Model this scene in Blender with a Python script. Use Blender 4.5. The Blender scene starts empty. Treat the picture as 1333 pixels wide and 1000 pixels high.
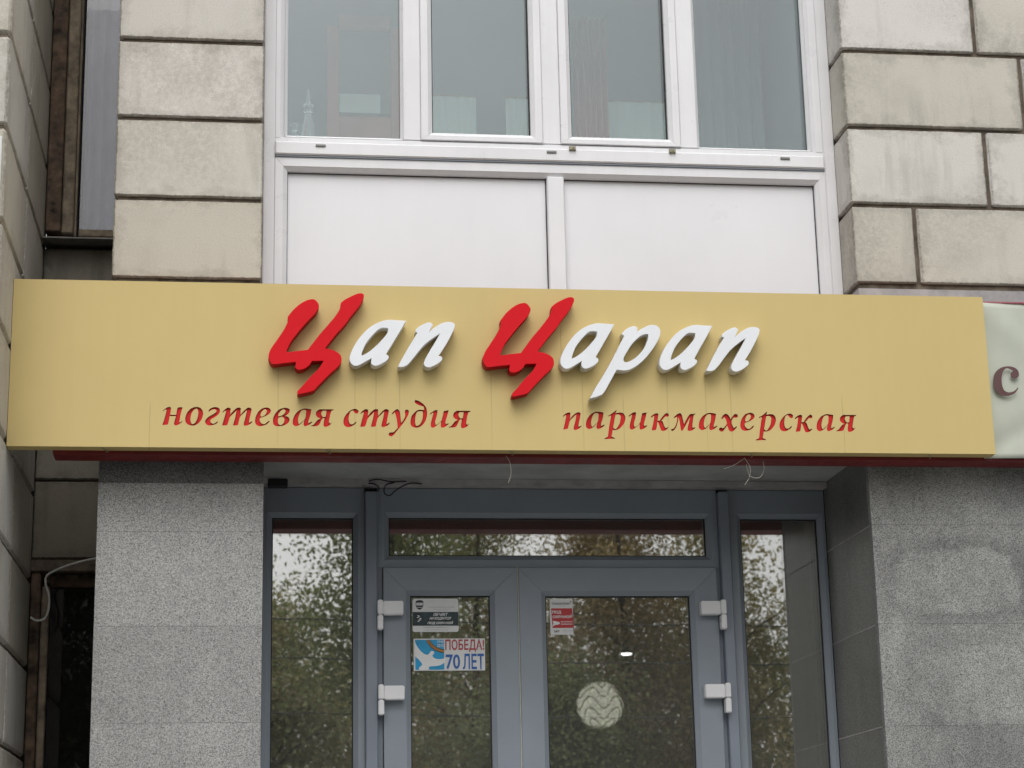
import bpy, bmesh, math, random
import numpy as np
from mathutils import Vector, Matrix, noise
random.seed(7); RNG = np.random.default_rng(11)
S = bpy.context.scene
# ------------------------------------------------------------------ camera
cam = bpy.data.cameras.new('camera'); cam.lens = 69.91; cam.sensor_width = 36; cam.clip_end = 600; cam.dof.use_dof = True; cam.dof.focus_distance = 7.2; cam.dof.aperture_fstop = 7
co = bpy.data.objects.new('camera', cam); S.collection.objects.link(co); S.camera = co
p_, y_, r_ = .255330, .133780, -.0214274
fw = Vector((math.sin(y_)*math.cos(p_), math.cos(y_)*math.cos(p_), math.sin(p_)))
rt = Vector((math.cos(y_), -math.sin(y_), 0)); up = rt.cross(fw)
cr, sr = math.cos(r_), math.sin(r_)
rt2 = cr*rt + sr*up; up2 = -sr*rt + cr*up
co.matrix_world = Matrix(((rt2.x, up2.x, -fw.x, 0), (rt2.y, up2.y, -fw.y, -7.5), (rt2.z, up2.z, -fw.z, 1.6), (0, 0, 0, 1)))
S.render.resolution_x = 1024; S.render.resolution_y = 768
# ------------------------------------------------------------------ overcast sky and weak sun
SUN_EL, SUN_AZ = 50, 186            # compass degrees, 180 = in front of the facade (-Y)
W = bpy.data.worlds.new('World'); S.world = W; W.use_nodes = True
nt = W.node_tree; nt.nodes.clear()
sk = nt.nodes.new('ShaderNodeTexSky'); sk.sky_type = 'NISHITA'; sk.sun_disc = False
sk.sun_elevation = math.radians(SUN_EL); sk.sun_rotation = math.radians(SUN_AZ)
sk.dust_density = 4; sk.air_density = 1.5
hs = nt.nodes.new('ShaderNodeHueSaturation'); hs.inputs['Saturation'].default_value = .13
bg = nt.nodes.new('ShaderNodeBackground'); bg.inputs['Strength'].default_value = .15
wo = nt.nodes.new('ShaderNodeOutputWorld')
nt.links.new(sk.outputs[0], hs.inputs['Color']); # overcast luminance: the cloud deck is brighter overhead than at the horizon
tc = nt.nodes.new('ShaderNodeTexCoord'); sx = nt.nodes.new('ShaderNodeSeparateXYZ'); rp = nt.nodes.new('ShaderNodeValToRGB')
nt.links.new(tc.outputs['Generated'], sx.inputs[0]); nt.links.new(sx.outputs[2], rp.inputs[0])
rp.color_ramp.elements[0].position = 0; rp.color_ramp.elements[0].color = (.72, .72, .72, 1)
rp.color_ramp.elements[1].position = .9; rp.color_ramp.elements[1].color = (1.3, 1.3, 1.3, 1)
mm = nt.nodes.new('ShaderNodeMix'); mm.data_type = 'RGBA'; mm.blend_type = 'MULTIPLY'; mm.inputs[0].default_value = 1
nt.links.new(hs.outputs[0], mm.inputs[6]); nt.links.new(rp.outputs[0], mm.inputs[7]); nt.links.new(mm.outputs[2], bg.inputs[0]); nt.links.new(bg.outputs[0], wo.inputs[0])
sl = bpy.data.lights.new('sun', 'SUN'); sl.energy = .38; sl.angle = math.radians(50); sl.color = (1, .97, .93)
so = bpy.data.objects.new('sun', sl); S.collection.objects.link(so)
a, e = math.radians(SUN_AZ), math.radians(SUN_EL)
so.rotation_euler = Vector((math.sin(a)*math.cos(e), math.cos(a)*math.cos(e), math.sin(e))).to_track_quat('Z', 'Y').to_euler()
S.view_settings.view_transform = 'Standard'; S.view_settings.look = 'None'
S.view_settings.gamma = 1; S.view_settings.use_curve_mapping = False
S.view_settings.exposure = 0.06
# ------------------------------------------------------------------ materials
def newmat(name):
    m = bpy.data.materials.new(name); m.use_nodes = True
    return m, m.node_tree, m.node_tree.nodes['Principled BSDF']
def N(t, typ, **kw):
    n = t.nodes.new(typ)
    for k, v in kw.items():
        if k in ('operation', 'blend_type', 'data_type', 'noise_dimensions', 'feature', 'distance'): setattr(n, k, v)
        else: n.inputs[k.replace('_', ' ')].default_value = v
    return n
def math_(t, op, a, b=None, clamp=False):
    n = t.nodes.new('ShaderNodeMath'); n.operation = op; n.use_clamp = clamp
    for i, v in enumerate((a, b)):
        if v is None: continue
        if hasattr(v, 'links'): t.links.new(v, n.inputs[i])
        else: n.inputs[i].default_value = v
    return n.outputs[0]
def ramp(t, fac, stops):
    n = t.nodes.new('ShaderNodeValToRGB'); t.links.new(fac, n.inputs[0])
    el = n.color_ramp.elements
    while len(el) < len(stops): el.new(.5)
    for x, (p, c) in zip(el, stops):
        x.position = p; x.color = (c, c, c, 1) if not hasattr(c, '__len__') else (*c, 1)
    return n.outputs[0]
def mixc(t, fac, a, b, mode='MIX'):
    n = t.nodes.new('ShaderNodeMix'); n.data_type = 'RGBA'; n.blend_type = mode
    for i, v in ((0, fac), (6, a), (7, b)):
        if hasattr(v, 'links'): t.links.new(v, n.inputs[i])
        else: n.inputs[i].default_value = v if i == 0 else (*v, 1)
    return n.outputs[2]
def pos(t, scale=(1, 1, 1), seed=True):
    g = t.nodes.new('ShaderNodeNewGeometry'); m = t.nodes.new('ShaderNodeMapping')
    m.inputs['Scale'].default_value = scale; t.links.new(g.outputs['Position'], m.inputs['Vector'])
    if seed:
        oi = t.nodes.new('ShaderNodeObjectInfo')
        cb = t.nodes.new('ShaderNodeCombineXYZ')
        t.links.new(math_(t, 'MULTIPLY', oi.outputs['Random'], 37.0), cb.inputs[0])
        t.links.new(math_(t, 'MULTIPLY', oi.outputs['Random'], 71.0), cb.inputs[2])
        t.links.new(cb.outputs[0], m.inputs['Location'])
    return m.outputs[0]
def tex(t, vec, scale, detail=4, rough=.6, typ='ShaderNodeTexNoise'):
    n = t.nodes.new(typ); t.links.new(vec, n.inputs['Vector']); n.inputs['Scale'].default_value = scale
    if typ == 'ShaderNodeTexNoise':
        n.inputs['Detail'].default_value = detail; n.inputs['Roughness'].default_value = rough
    return n.outputs[0]
def bump(t, b, h, strength=.3, dist=.002):
    n = t.nodes.new('ShaderNodeBump'); n.inputs['Strength'].default_value = strength; n.inputs['Distance'].default_value = dist
    t.links.new(h, n.inputs['Height']); t.links.new(n.outputs[0], b.inputs['Normal'])
def plain(name, c, rough=.5, var=.08, nscale=6, bmp=0, metal=0, spec=.5, streak=0, drips=()):
    m, t, b = newmat(name)
    v = pos(t, seed=True); f = tex(t, v, nscale, 5)
    d = tuple(x*(1-var*2.2) for x in c); l = tuple(min(1, x*(1+var)) for x in c)
    col = ramp(t, f, [(.3, d), (.7, l)])
    if streak:
        v2 = pos(t, (1, 1, .045), False); s = ramp(t, tex(t, v2, 26, 6, .7), [(.36, 1-streak), (.56, 1.0)])
        col = mixc(t, 1.0, col, s, 'MULTIPLY')
    if drips:       # rain has washed thin dirt lines down from the letters
        g_ = t.nodes.new('ShaderNodeNewGeometry'); sp = t.nodes.new('ShaderNodeSeparateXYZ'); t.links.new(g_.outputs['Position'], sp.inputs[0])
        wx = math_(t, 'ADD', sp.outputs[0], math_(t, 'MULTIPLY', math_(t, 'SUBTRACT', tex(t, pos(t, seed=False), 9, 2), .5), .004)); tot = None
        for x_, z_ in drips:
            l_ = math_(t, 'SUBTRACT', 1.0, math_(t, 'MULTIPLY', math_(t, 'ABSOLUTE', math_(t, 'SUBTRACT', wx, x_)), 380.0), True)
            k_ = math_(t, 'MULTIPLY', math_(t, 'SUBTRACT', z_, sp.outputs[2]), 30.0, True)
            k_ = math_(t, 'MULTIPLY', math_(t, 'MULTIPLY', l_, k_), math_(t, 'SUBTRACT', 1.0, math_(t, 'MULTIPLY', math_(t, 'SUBTRACT', z_, sp.outputs[2]), 2.2), True))
            tot = k_ if tot is None else math_(t, 'ADD', tot, k_)
        col = mixc(t, math_(t, 'MULTIPLY', tot, .42), col, (.16, .12, .06))
    t.links.new(col, b.inputs['Base Color'])
    t.links.new(ramp(t, tex(t, v, nscale*2.3, 4), [(.3, max(0, rough-.08)), (.7, min(1, rough+.1))]), b.inputs['Roughness'])
    b.inputs['Metallic'].default_value = metal; b.inputs['Specular IOR Level'].default_value = spec
    if bmp: bump(t, b, tex(t, v, 160, 3), bmp, .001)
    return m
def stone_mat(name, base, dark, amount=.5):
    m, t, b = newmat(name)
    v = pos(t); oi = t.nodes.new('ShaderNodeObjectInfo')
    tint = ramp(t, oi.outputs['Random'], [(0, tuple(x*f for x, f in zip(base, (.84, .83, .78)))), (.35, tuple(x*f for x, f in zip(base, (1.0, .99, .96)))), (.7, tuple(x*f for x, f in zip(base, (.95, .96, .97)))), (1, tuple(x*f for x, f in zip(base, (1.08, 1.09, 1.12))))])
    big = tex(t, v, 3.2, 6, .62)
    s1 = ramp(t, big, [(.50, 0.0), (.74, 1.0)])
    patch = ramp(t, tex(t, v, 1.5, 3, .5), [(.50, 0.0), (.64, 1.0)])
    fine = ramp(t, tex(t, v, 48, 8, .85), [(.38, 0.0), (.72, 1.0)])
    col = mixc(t, math_(t, 'MULTIPLY', s1, amount*.45), tint, dark)
    col = mixc(t, math_(t, 'MULTIPLY', math_(t, 'MULTIPLY', patch, fine), amount*1.15), col, dark)
    vs = pos(t, (1, 1, .12)); st = ramp(t, tex(t, vs, 14, 5, .6), [(.5, 0.0), (.72, 1.0)])
    col = mixc(t, math_(t, 'MULTIPLY', math_(t, 'MULTIPLY', st, ramp(t, tex(t, v, 2.1, 2), [(.45, 0.0), (.6, 1.0)])), amount*.8), col, tuple(x*1.1 for x in dark))
    pit = ramp(t, tex(t, v, 46, 2, .5, 'ShaderNodeTexVoronoi'), [(.03, 1.0), (.085, 0.0)])
    sel = ramp(t, tex(t, v, 9, 2), [(.56, 0.0), (.6, 1.0)])
    pits = math_(t, 'MULTIPLY', pit, sel)
    col = mixc(t, math_(t, 'MULTIPLY', pits, .75), col, tuple(x*.45 for x in dark))
    # grime and crumbling along the arrises: distance to the block's own edges, broken up by noise
    tcn = t.nodes.new('ShaderNodeTexCoord'); sg_ = t.nodes.new('ShaderNodeSeparateXYZ'); t.links.new(tcn.outputs['Generated'], sg_.inputs[0])
    ex = math_(t, 'MULTIPLY', math_(t, 'SUBTRACT', .5, math_(t, 'ABSOLUTE', math_(t, 'SUBTRACT', sg_.outputs[0], .5))), 1.7)
    ez = math_(t, 'SUBTRACT', .5, math_(t, 'ABSOLUTE', math_(t, 'SUBTRACT', sg_.outputs[2], .5)))
    ey = math_(t, 'SUBTRACT', .5, math_(t, 'ABSOLUTE', math_(t, 'SUBTRACT', sg_.outputs[1], .5)))
    ed = math_(t, 'MAXIMUM', math_(t, 'MINIMUM', ex, ey), math_(t, 'MINIMUM', math_(t, 'MAXIMUM', ex, ey), ez)); nz1 = tex(t, v, 7, 6, .75); nz2 = tex(t, v, 60, 4, .8)
    wide = ramp(t, math_(t, 'SUBTRACT', ed, math_(t, 'MULTIPLY', math_(t, 'SUBTRACT', nz1, .47), .8)), [(0.0, 1.0), (.10, 0.0)])
    col = mixc(t, math_(t, 'MULTIPLY', math_(t, 'MULTIPLY', wide, nz2), amount*1.0), col, dark)
    thin = ramp(t, math_(t, 'SUBTRACT', ed, math_(t, 'MULTIPLY', math_(t, 'SUBTRACT', nz2, .46), .09)), [(.004, 1.0), (.02, 0.0)])
    col = mixc(t, math_(t, 'MULTIPLY', thin, .5), col, tuple(x*f for x, f in zip(dark, (.62, .55, .48))))
    sp2 = ramp(t, tex(t, v, 95, 3, .6), [(.62, 0.0), (.70, 1.0)]); sp3 = ramp(t, tex(t, v, 4.5, 4, .6), [(.5, 0.0), (.62, 1.0)])
    col = mixc(t, math_(t, 'MULTIPLY', math_(t, 'MULTIPLY', sp2, sp3), .55), col, dark)
    grain = ramp(t, tex(t, v, 210, 3, .7), [(.3, .86), (.7, 1.07)])
    col = mixc(t, 1.0, col, grain, 'MULTIPLY')
    t.links.new(col, b.inputs['Base Color']); b.inputs['Roughness'].default_value = .82
    b.inputs['Specular IOR Level'].default_value = .25
    h = math_(t, 'SUBTRACT', math_(t, 'ADD', math_(t, 'SUBTRACT', math_(t, 'MULTIPLY', tex(t, v, 8, 8, .72), .55), math_(t, 'MULTIPLY', thin, .9)), math_(t, 'MULTIPLY', tex(t, v, 120, 3), .12)), math_(t, 'MULTIPLY', pits, .6))
    bump(t, b, h, .55, .004)
    return m
def granite_mat(name, lo, hi, rough=.55, ghosts=(), dirt=.3):
    m, t, b = newmat(name)
    g = t.nodes.new('ShaderNodeNewGeometry'); v = g.outputs['Position']
    vn = t.nodes.new('ShaderNodeTexVoronoi'); t.links.new(v, vn.inputs['Vector']); vn.inputs['Scale'].default_value = 430
    sep = t.nodes.new('ShaderNodeSeparateColor'); t.links.new(vn.outputs['Color'], sep.inputs[0])
    k = math_(t, 'ADD', math_(t, 'MULTIPLY', sep.outputs[0], .62), math_(t, 'MULTIPLY', tex(t, v, 140, 4, .8), .55))
    col = ramp(t, k, [(.22, tuple(x*.3 for x in lo)), (.40, lo), (.66, hi), (.9, tuple(min(1, x*1.35) for x in hi))])
    oi = t.nodes.new('ShaderNodeObjectInfo')
    col = mixc(t, 1.0, col, ramp(t, oi.outputs['Random'], [(0, .9), (1, 1.06)]), 'MULTIPLY')
    cloud = ramp(t, tex(t, v, 2.6, 6, .65), [(.35, 1-dirt), (.62, 1.0)])
    col = mixc(t, 1.0, col, cloud, 'MULTIPLY')
    vs = pos(t, (1, 1, .1), False); col = mixc(t, 1.0, col, ramp(t, tex(t, vs, 7, 5, .6), [(.35, 1-dirt*.5), (.6, 1.0)]), 'MULTIPLY')
    sp = t.nodes.new('ShaderNodeSeparateXYZ'); t.links.new(v, sp.inputs[0])
    wob = math_(t, 'MULTIPLY', math_(t, 'SUBTRACT', tex(t, v, 6, 6, .7), .5), 2.6)
    for (cx, cz, hx, hz, s) in ghosts:      # damp rings left round the mortar dabs behind the slabs
        dx = math_(t, 'POWER', math_(t, 'ABSOLUTE', math_(t, 'DIVIDE', math_(t, 'SUBTRACT', sp.outputs[0], cx), hx)), 3.2)
        dz = math_(t, 'POWER', math_(t, 'ABSOLUTE', math_(t, 'DIVIDE', math_(t, 'SUBTRACT', sp.outputs[2], cz), hz)), 3.2)
        d = math_(t, 'ADD', math_(t, 'ADD', dx, dz), wob)
        ring = ramp(t, math_(t, 'MULTIPLY', d, .25), [(0, 1.06), (.17, 1.06), (.27, 1-s), (.36, 1-s*.8), (.75, 1.0)])
        col = mixc(t, 1.0, col, ring, 'MULTIPLY')
    t.links.new(col, b.inputs['Base Color']); b.inputs['Roughness'].default_value = rough
    b.inputs['Specular IOR Level'].default_value = .4
    bump(t, b, k, .25, .001)
    return m
def glass_mat(name, f0, tint=(1, 1, 1), wav=.00012, haze=.02, gcol=(1, 1, 1)):
    m = bpy.data.materials.new(name); m.use_nodes = True; t = m.node_tree; t.nodes.clear()
    o = t.nodes.new('ShaderNodeOutputMaterial'); mx = t.nodes.new('ShaderNodeMixShader')
    tr = t.nodes.new('ShaderNodeBsdfTransparent'); tr.inputs[0].default_value = (*tint, 1)
    gl = t.nodes.new('ShaderNodeBsdfGlossy'); gl.inputs['Roughness'].default_value = 0
    g_ = t.nodes.new('ShaderNodeNewGeometry'); dt = t.nodes.new('ShaderNodeVectorMath'); dt.operation = 'DOT_PRODUCT'
    t.links.new(g_.outputs['Normal'], dt.inputs[0]); t.links.new(g_.outputs['Incoming'], dt.inputs[1])
    c5 = math_(t, 'POWER', math_(t, 'SUBTRACT', 1.0, math_(t, 'ABSOLUTE', dt.outputs['Value'])), 5.0)
    fres = math_(t, 'ADD', math_(t, 'MULTIPLY', c5, 1-f0), f0, True)
    v = pos(t, seed=True)
    bp = t.nodes.new('ShaderNodeBump'); bp.inputs['Strength'].default_value = 1; bp.inputs['Distance'].default_value = wav
    t.links.new(tex(t, v, 5.5, 2), bp.inputs['Height']); t.links.new(bp.outputs[0], gl.inputs['Normal'])
    t.links.new(fres, mx.inputs[0]); t.links.new(tr.outputs[0], mx.inputs[1]); t.links.new(gl.outputs[0], mx.inputs[2])
    df = t.nodes.new('ShaderNodeBsdfDiffuse'); df.inputs[0].default_value = (.62, .63, .58, 1); m2 = t.nodes.new('ShaderNodeMixShader')
    gl.inputs['Color'].default_value = (*gcol, 1)
    du = ramp(t, tex(t, v, 2.2, 5, .7), [(.3, haze*.7), (.7, haze*1.25)]); t.links.new(du, m2.inputs[0])     # dusty haze mixed into the glass colour to lift dark reflections
    t.links.new(mx.outputs[0], m2.inputs[1]); t.links.new(df.outputs[0], m2.inputs[2]); t.links.new(m2.outputs[0], o.inputs[0])
    return m
def emit(name, c, s):
    m, t, b = newmat(name); b.inputs['Base Color'].default_value = (*c, 1)
    b.inputs['Emission Color'].default_value = (*c, 1); b.inputs['Emission Strength'].default_value = s
    return m
M = dict(
 stone=stone_mat('pale_stone', (.66, .62, .56), (.27, .245, .20), .50),
 stone_r=stone_mat('pale_stone_weathered', (.675, .645, .595), (.26, .245, .215), .62),
 stone_w=stone_mat('pale_stone_wing', (.62, .59, .53), (.27, .235, .19), .5),
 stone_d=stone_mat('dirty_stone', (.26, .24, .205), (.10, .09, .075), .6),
 mortar=plain('mortar', (.15, .12, .09), .9, .25, 20, .6),
 render=plain('grey_render', (.42, .40, .40), .9, .12, 14, .6),
 granite=granite_mat('grey_granite', (.23, .23, .225), (.38, .38, .37), .6, dirt=.14),
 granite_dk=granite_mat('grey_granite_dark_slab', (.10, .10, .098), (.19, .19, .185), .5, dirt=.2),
 granite_r=granite_mat('grey_granite_stained', (.22, .225, .215), (.385, .39, .375), .6,
     ((2.56, 2.70, .24, .125, .24), (2.62, 2.33, .25, .15, .14), (3.14, 2.72, .26, .14, .28), (3.12, 2.35, .26, .16, .2)), .36),
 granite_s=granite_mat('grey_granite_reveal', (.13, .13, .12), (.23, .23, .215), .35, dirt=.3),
 pvc=plain('white_pvc', (.785, .782, .80), .32, .03, 3, streak=.03),
 pvc_panel=plain('white_panel', (.785, .782, .805), .35, .02, 2, streak=.008),
 grey=plain('grey_pvc', (.25, .283, .325), .38, .04, 4),
 grey2=plain('grey_pvc_connector', (.22, .25, .30), .4, .05, 4),
 rubber=plain('black_rubber', (.012, .012, .012), .6, .05),
 yellow=plain('yellow_panel', (.61, .475, .205), .5, .02, 1.6, streak=.014, spec=.25, drips=[(.086, 3.43), (.352, 3.44), (.425, 3.42), (.508, 3.41), (.83, 3.42), (1.083, 3.6), (1.155, 3.40), (1.30, 3.34), (1.46, 3.42), (1.60, 3.42), (1.69, 3.4), (-.35, 3.3), (2.1, 3.35)]),
 core=plain('dark_panel_core', (.045, .03, .02), .8, .1),
 red=plain('red_acrylic', (.66, .008, .016), .45, .01, 8, spec=.12),
 redside=plain('red_acrylic_side', (.42, .006, .01), .5, .06, 8, spec=.1),
 redinlay=plain('red_film', (.64, .03, .028), .6, .04, 20, spec=.1),
 redframe=plain('red_paint', (.19, .018, .018), .5, .15, 8),
 white=plain('white_acrylic', (.80, .82, .85), .4, .02, 8),
 whiteside=plain('aluminium_return', (.80, .78, .73), .5, .14, 14),
 soffit=plain('painted_soffit', (.44, .44, .43), .8, .12, 5, .2),
 wood=plain('old_painted_wood', (.26, .21, .15), .8, .35, 14, .6),
 wood2=plain('brown_wood', (.13, .085, .055), .8, .4, 18, .6),
 tin=plain('weathered_tin', (.20, .19, .18), .55, .2, 9),
 cloth=plain('curtain_cloth', (.27, .27, .33), .9, .25, 3),
 mint=plain('mint_cloth', (.60, .78, .74), .9, .03, 3),
 pink=plain('pinkish_wood', (.46, .20, .16), .7, .1, 5),
 room=plain('room_wall', (.20, .24, .26), .9, .05, 2),
 room2=plain('loggia_wall', (.27, .31, .34), .9, .05, 2),
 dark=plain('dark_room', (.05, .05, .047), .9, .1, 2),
 banner=plain('banner_cloth', (.50, .53, .45), .7, .05, 4),
 bantext=plain('banner_print', (.115, .055, .055), .7, .05, 10),
 pink_edge=plain('banner_rail', (.40, .13, .15), .6, .1, 8),
 plate=plain('white_film', (.72, .73, .73), .35, .02, 10),
 p_dark=plain('print_dark_teal', (.022, .045, .055), .35, .3, 30),
 p_black=plain('print_black', (.03, .03, .035), .4, .05, 10),
 p_grey=plain('print_grey', (.25, .25, .26), .4, .05, 10),
 p_red=plain('print_red', (.48, .03, .035), .35, .05, 10),
 p_dred=plain('print_dark_red', (.42, .045, .06), .35, .05, 10),
 p_blue=plain('print_blue', (.03, .13, .42), .35, .05, 10),
 p_cyan=plain('print_cyan', (.02, .33, .62), .35, .08, 20),
 p_orange=plain('print_orange', (.65, .27, .04), .35, .05, 10),
 p_white=plain('print_white', (.78, .79, .79), .35, .02, 10),
 brass=plain('old_zinc', (.32, .29, .20), .5, .2, 40),
 cable=plain('white_cable', (.55, .55, .52), .5, .1, 20),
 blackwire=plain('black_wire', (.01, .01, .01), .5, .1, 20),
 thread=plain('pale_thread', (.60, .58, .50), .7, .1, 20),
 led=emit('led', (1, 1, 1), 5.0),
 asphalt=plain('asphalt', (.055, .055, .055), .9, .15, 12, .5),
 paving=plain('paving', (.23, .23, .22), .85, .15, 3, .5),
 kerb=plain('kerb_stone', (.28, .28, .27), .85, .15, 6, .5),
 grass=plain('grass', (.06, .085, .03), .95, .35, 4, .5),
 bark=plain('bark', (.075, .06, .045), .95, .3, 12, .8),
 g_up=glass_mat('window_glass', .10, (.95, .98, .97), .00008, .02, (.90, .97, 1)),
 g_door=glass_mat('door_glass', .42, (.9, .92, .9), .00008, .06),
 g_old=glass_mat('old_glass', .06, (.85, .86, .88), .0002),
 g_black=glass_mat('dark_old_glass', .018, (.35, .36, .38), .0001, .012),
)
def shade_mat():
    m, t, b = newmat('lamp_shade_plastic'); b.inputs['Base Color'].default_value = (.7, .69, .62, 1); b.inputs['Roughness'].default_value = .4
    tr = t.nodes.new('ShaderNodeBsdfTranslucent'); tr.inputs[0].default_value = (.80, .80, .74, 1); mx = t.nodes.new('ShaderNodeMixShader'); mx.inputs[0].default_value = .5
    t.links.new(b.outputs[0], mx.inputs[1]); t.links.new(tr.outputs[0], mx.inputs[2]); t.links.new(mx.outputs[0], t.nodes['Material Output'].inputs[0])
    return m
M['lampshade'] = shade_mat(); M['lip'] = plain('lamp_fold_shadow', (.22, .21, .17), .5, .02, 5)  # dark colour standing in for the shade between the lamp folds
def clear_glass():
    m, t, b = newmat('cut_glass'); b.inputs['Base Color'].default_value = (.6, .66, .68, 1); b.inputs['Roughness'].default_value = .04
    b.inputs['Transmission Weight'].default_value = .88; b.inputs['IOR'].default_value = 1.5
    return m
M['crystal'] = clear_glass()
# ------------------------------------------------------------------ object helpers
COL = S.collection
def thing(name, label, cat, loc=(0, 0, 0), group=None, kind=None):
    o = bpy.data.objects.new(name, None); COL.objects.link(o); o.location = loc; o.empty_display_size = .1
    if label: o['label'] = label
    if cat: o['category'] = cat
    if group: o['group'] = group
    if kind: o['kind'] = kind
    return o
def wloc(o):
    v = Vector(o.location)
    while o.parent: o = o.parent; v += Vector(o.location)
    return v
def put(name, me, mats, parent=None, smooth=False, label=None, cat=None, kind=None, group=None):
    """mesh data given in place coordinates; origin moved to the piece's centre"""
    if not isinstance(mats, (list, tuple)): mats = [mats]
    for m in mats: me.materials.append(m)
    n = len(me.vertices); c = np.empty(n*3); me.vertices.foreach_get('co', c); c = c.reshape(-1, 3)
    ctr = (c.min(0)+c.max(0))/2; me.vertices.foreach_set('co', (c-ctr).ravel())
    if smooth: me.polygons.foreach_set('use_smooth', [True]*len(me.polygons))
    o = bpy.data.objects.new(name, me); COL.objects.link(o)
    o.location = Vector(ctr) - (wloc(parent) if parent else Vector((0, 0, 0)))
    if parent: o.parent = parent
    for k, v in (('label', label), ('category', cat), ('kind', kind), ('group', group)):
        if v: o[k] = v
    me.update(); return o
def bmp_(bm, name='m'):
    me = bpy.data.meshes.new(name); bm.to_mesh(me); bm.free(); return me
def add_box(bm, x0, x1, y0, y1, z0, z1):
    r = bmesh.ops.create_cube(bm, size=1)
    bmesh.ops.transform(bm, verts=r['verts'], matrix=Matrix.Translation(((x0+x1)/2, (y0+y1)/2, (z0+z1)/2)) @ Matrix.Diagonal((x1-x0, y1-y0, z1-z0, 1)))
    return r['verts']
def box(name, d, mat, parent=None, bev=0, **kw):
    bm = bmesh.new(); add_box(bm, *d)
    if bev: bmesh.ops.bevel(bm, geom=bm.edges[:], offset=bev, segments=2 if bev < .004 else 1, affect='EDGES')
    return put(name, bmp_(bm), mat, parent, **kw)
def block(d, mat, parent, cham=.0045, amp=.0022, chips=0, cuts=9):
    bm = bmesh.new(); add_box(bm, *d)
    bmesh.ops.bevel(bm, geom=bm.edges[:], offset=cham, segments=1, affect='EDGES')
    bmesh.ops.subdivide_edges(bm, edges=[e for e in bm.edges if e.calc_length() > .05], cuts=cuts, use_grid_fill=True)
    c = Vector(((d[0]+d[1])/2, (d[2]+d[3])/2, (d[4]+d[5])/2)); sd = random.random()*50
    edge = []
    for v in bm.verts:
        n = noise.noise_vector(v.co*23+Vector((sd, 0, 0)))
        k = sum(abs(v.co[i]-q) < cham*1.3 for i, q in ((0, d[0]), (0, d[1]), (1, d[2]), (2, d[4]), (2, d[5])))
        if k >= 2:
            edge.append(v); v.co += n*amp
    for v in random.sample(edge, min(chips, len(edge))):
        v.co += (c-v.co).normalized()*random.uniform(.004, .016)
    return put('stone_block', bmp_(bm), mat, parent)
def tube_mesh(pts, r, n=8, closed=False, rs=None):
    P = [Vector(p) for p in pts]; vs = []; fs = []
    for i, p in enumerate(P):
        t = (P[min(i+1, len(P)-1)]-P[max(i-1, 0)]).normalized()
        a = t.cross(Vector((0, 0, 1)) if abs(t.z) < .9 else Vector((1, 0, 0))).normalized(); b = t.cross(a)
        rr = rs[i] if rs else r
        for k in range(n):
            q = 2*math.pi*k/n; vs.append(p+(a*math.cos(q)+b*math.sin(q))*rr)
    for i in range(len(P)-1):
        for k in range(n):
            fs.append((i*n+k, i*n+(k+1) % n, (i+1)*n+(k+1) % n, (i+1)*n+k))
    fs.append(tuple(range(n))[::-1]); fs.append(tuple((len(P)-1)*n+k for k in range(n)))
    me = bpy.data.meshes.new('tube'); me.from_pydata(vs, [], fs); return me
def smoothpts(pts, n=6):
    P = [Vector(p) for p in pts]; out = []
    for i in range(len(P)-1):
        p0, p1, p2, p3 = P[max(i-1, 0)], P[i], P[i+1], P[min(i+2, len(P)-1)]
        for k in range(n):
            t = k/n; out.append(.5*((2*p1)+(p2-p0)*t+(2*p0-5*p1+4*p2-p3)*t*t+(3*p1-p0-3*p2+p3)*t**3))
    out.append(P[-1]); return out
def ring(x0, x1, z0, z1, prof_w, parent, mat, names=('rail', 'stile')):
    """four mitred members; prof_w(side) -> [(inset, y), ...]; sides t,b,l,r"""
    g = .0005
    def corner(side_pts, which):
        pass
    pr = {s: prof_w(s) for s in 'tblr'}; n = len(pr['t'])
    def at(i, cx, cz):            # corner point of profile step i
        x = x0+pr['l'][i][0] if cx == 'l' else x1-pr['r'][i][0]
        z = z1-pr['t'][i][0] if cz == 't' else z0+pr['b'][i][0]
        return x, z
    for s, (a, b) in {'t': (('l', 't'), ('r', 't')), 'b': (('l', 'b'), ('r', 'b')), 'l': (('l', 'b'), ('l', 't')), 'r': (('r', 'b'), ('r', 't'))}.items():
        vs = []
        for i in range(n):
            y = pr[s][i][1]
            for q, sg in ((a, 1), (b, -1)):
                x, z = at(i, *q)
                if s in 'tb': x += g*sg
                else: z += g*sg
                vs.append((x, y, z))
        fs = [(2*i, 2*i+1, 2*i+3, 2*i+2) for i in range(n-1)] + [(2*n-2, 2*n-1, 1, 0)]
        fs += [tuple(2*i for i in range(n)), tuple(2*i+1 for i in range(n))[::-1]]
        me = bpy.data.meshes.new('m'); me.from_pydata(vs, [], fs)
        bm = bmesh.new(); bm.from_mesh(me); bmesh.ops.recalc_face_normals(bm, faces=bm.faces[:]); bm.to_mesh(me); bm.free()
        put(names[0] if s in 'tb' else names[1], me, mat, parent)
def prof(w, yf, yg, back, lip=.016, drop=.012):
    """outer edge -> face -> sloped glazing bead -> glass -> back"""
    return [(0, back), (0, yf+.002), (.002, yf), (w-lip, yf), (w-lip+.0015, yf+.002), (w-.003, yf+drop), (w, yf+drop+.003), (w, yg+.03), (w-.004, back)]
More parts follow.
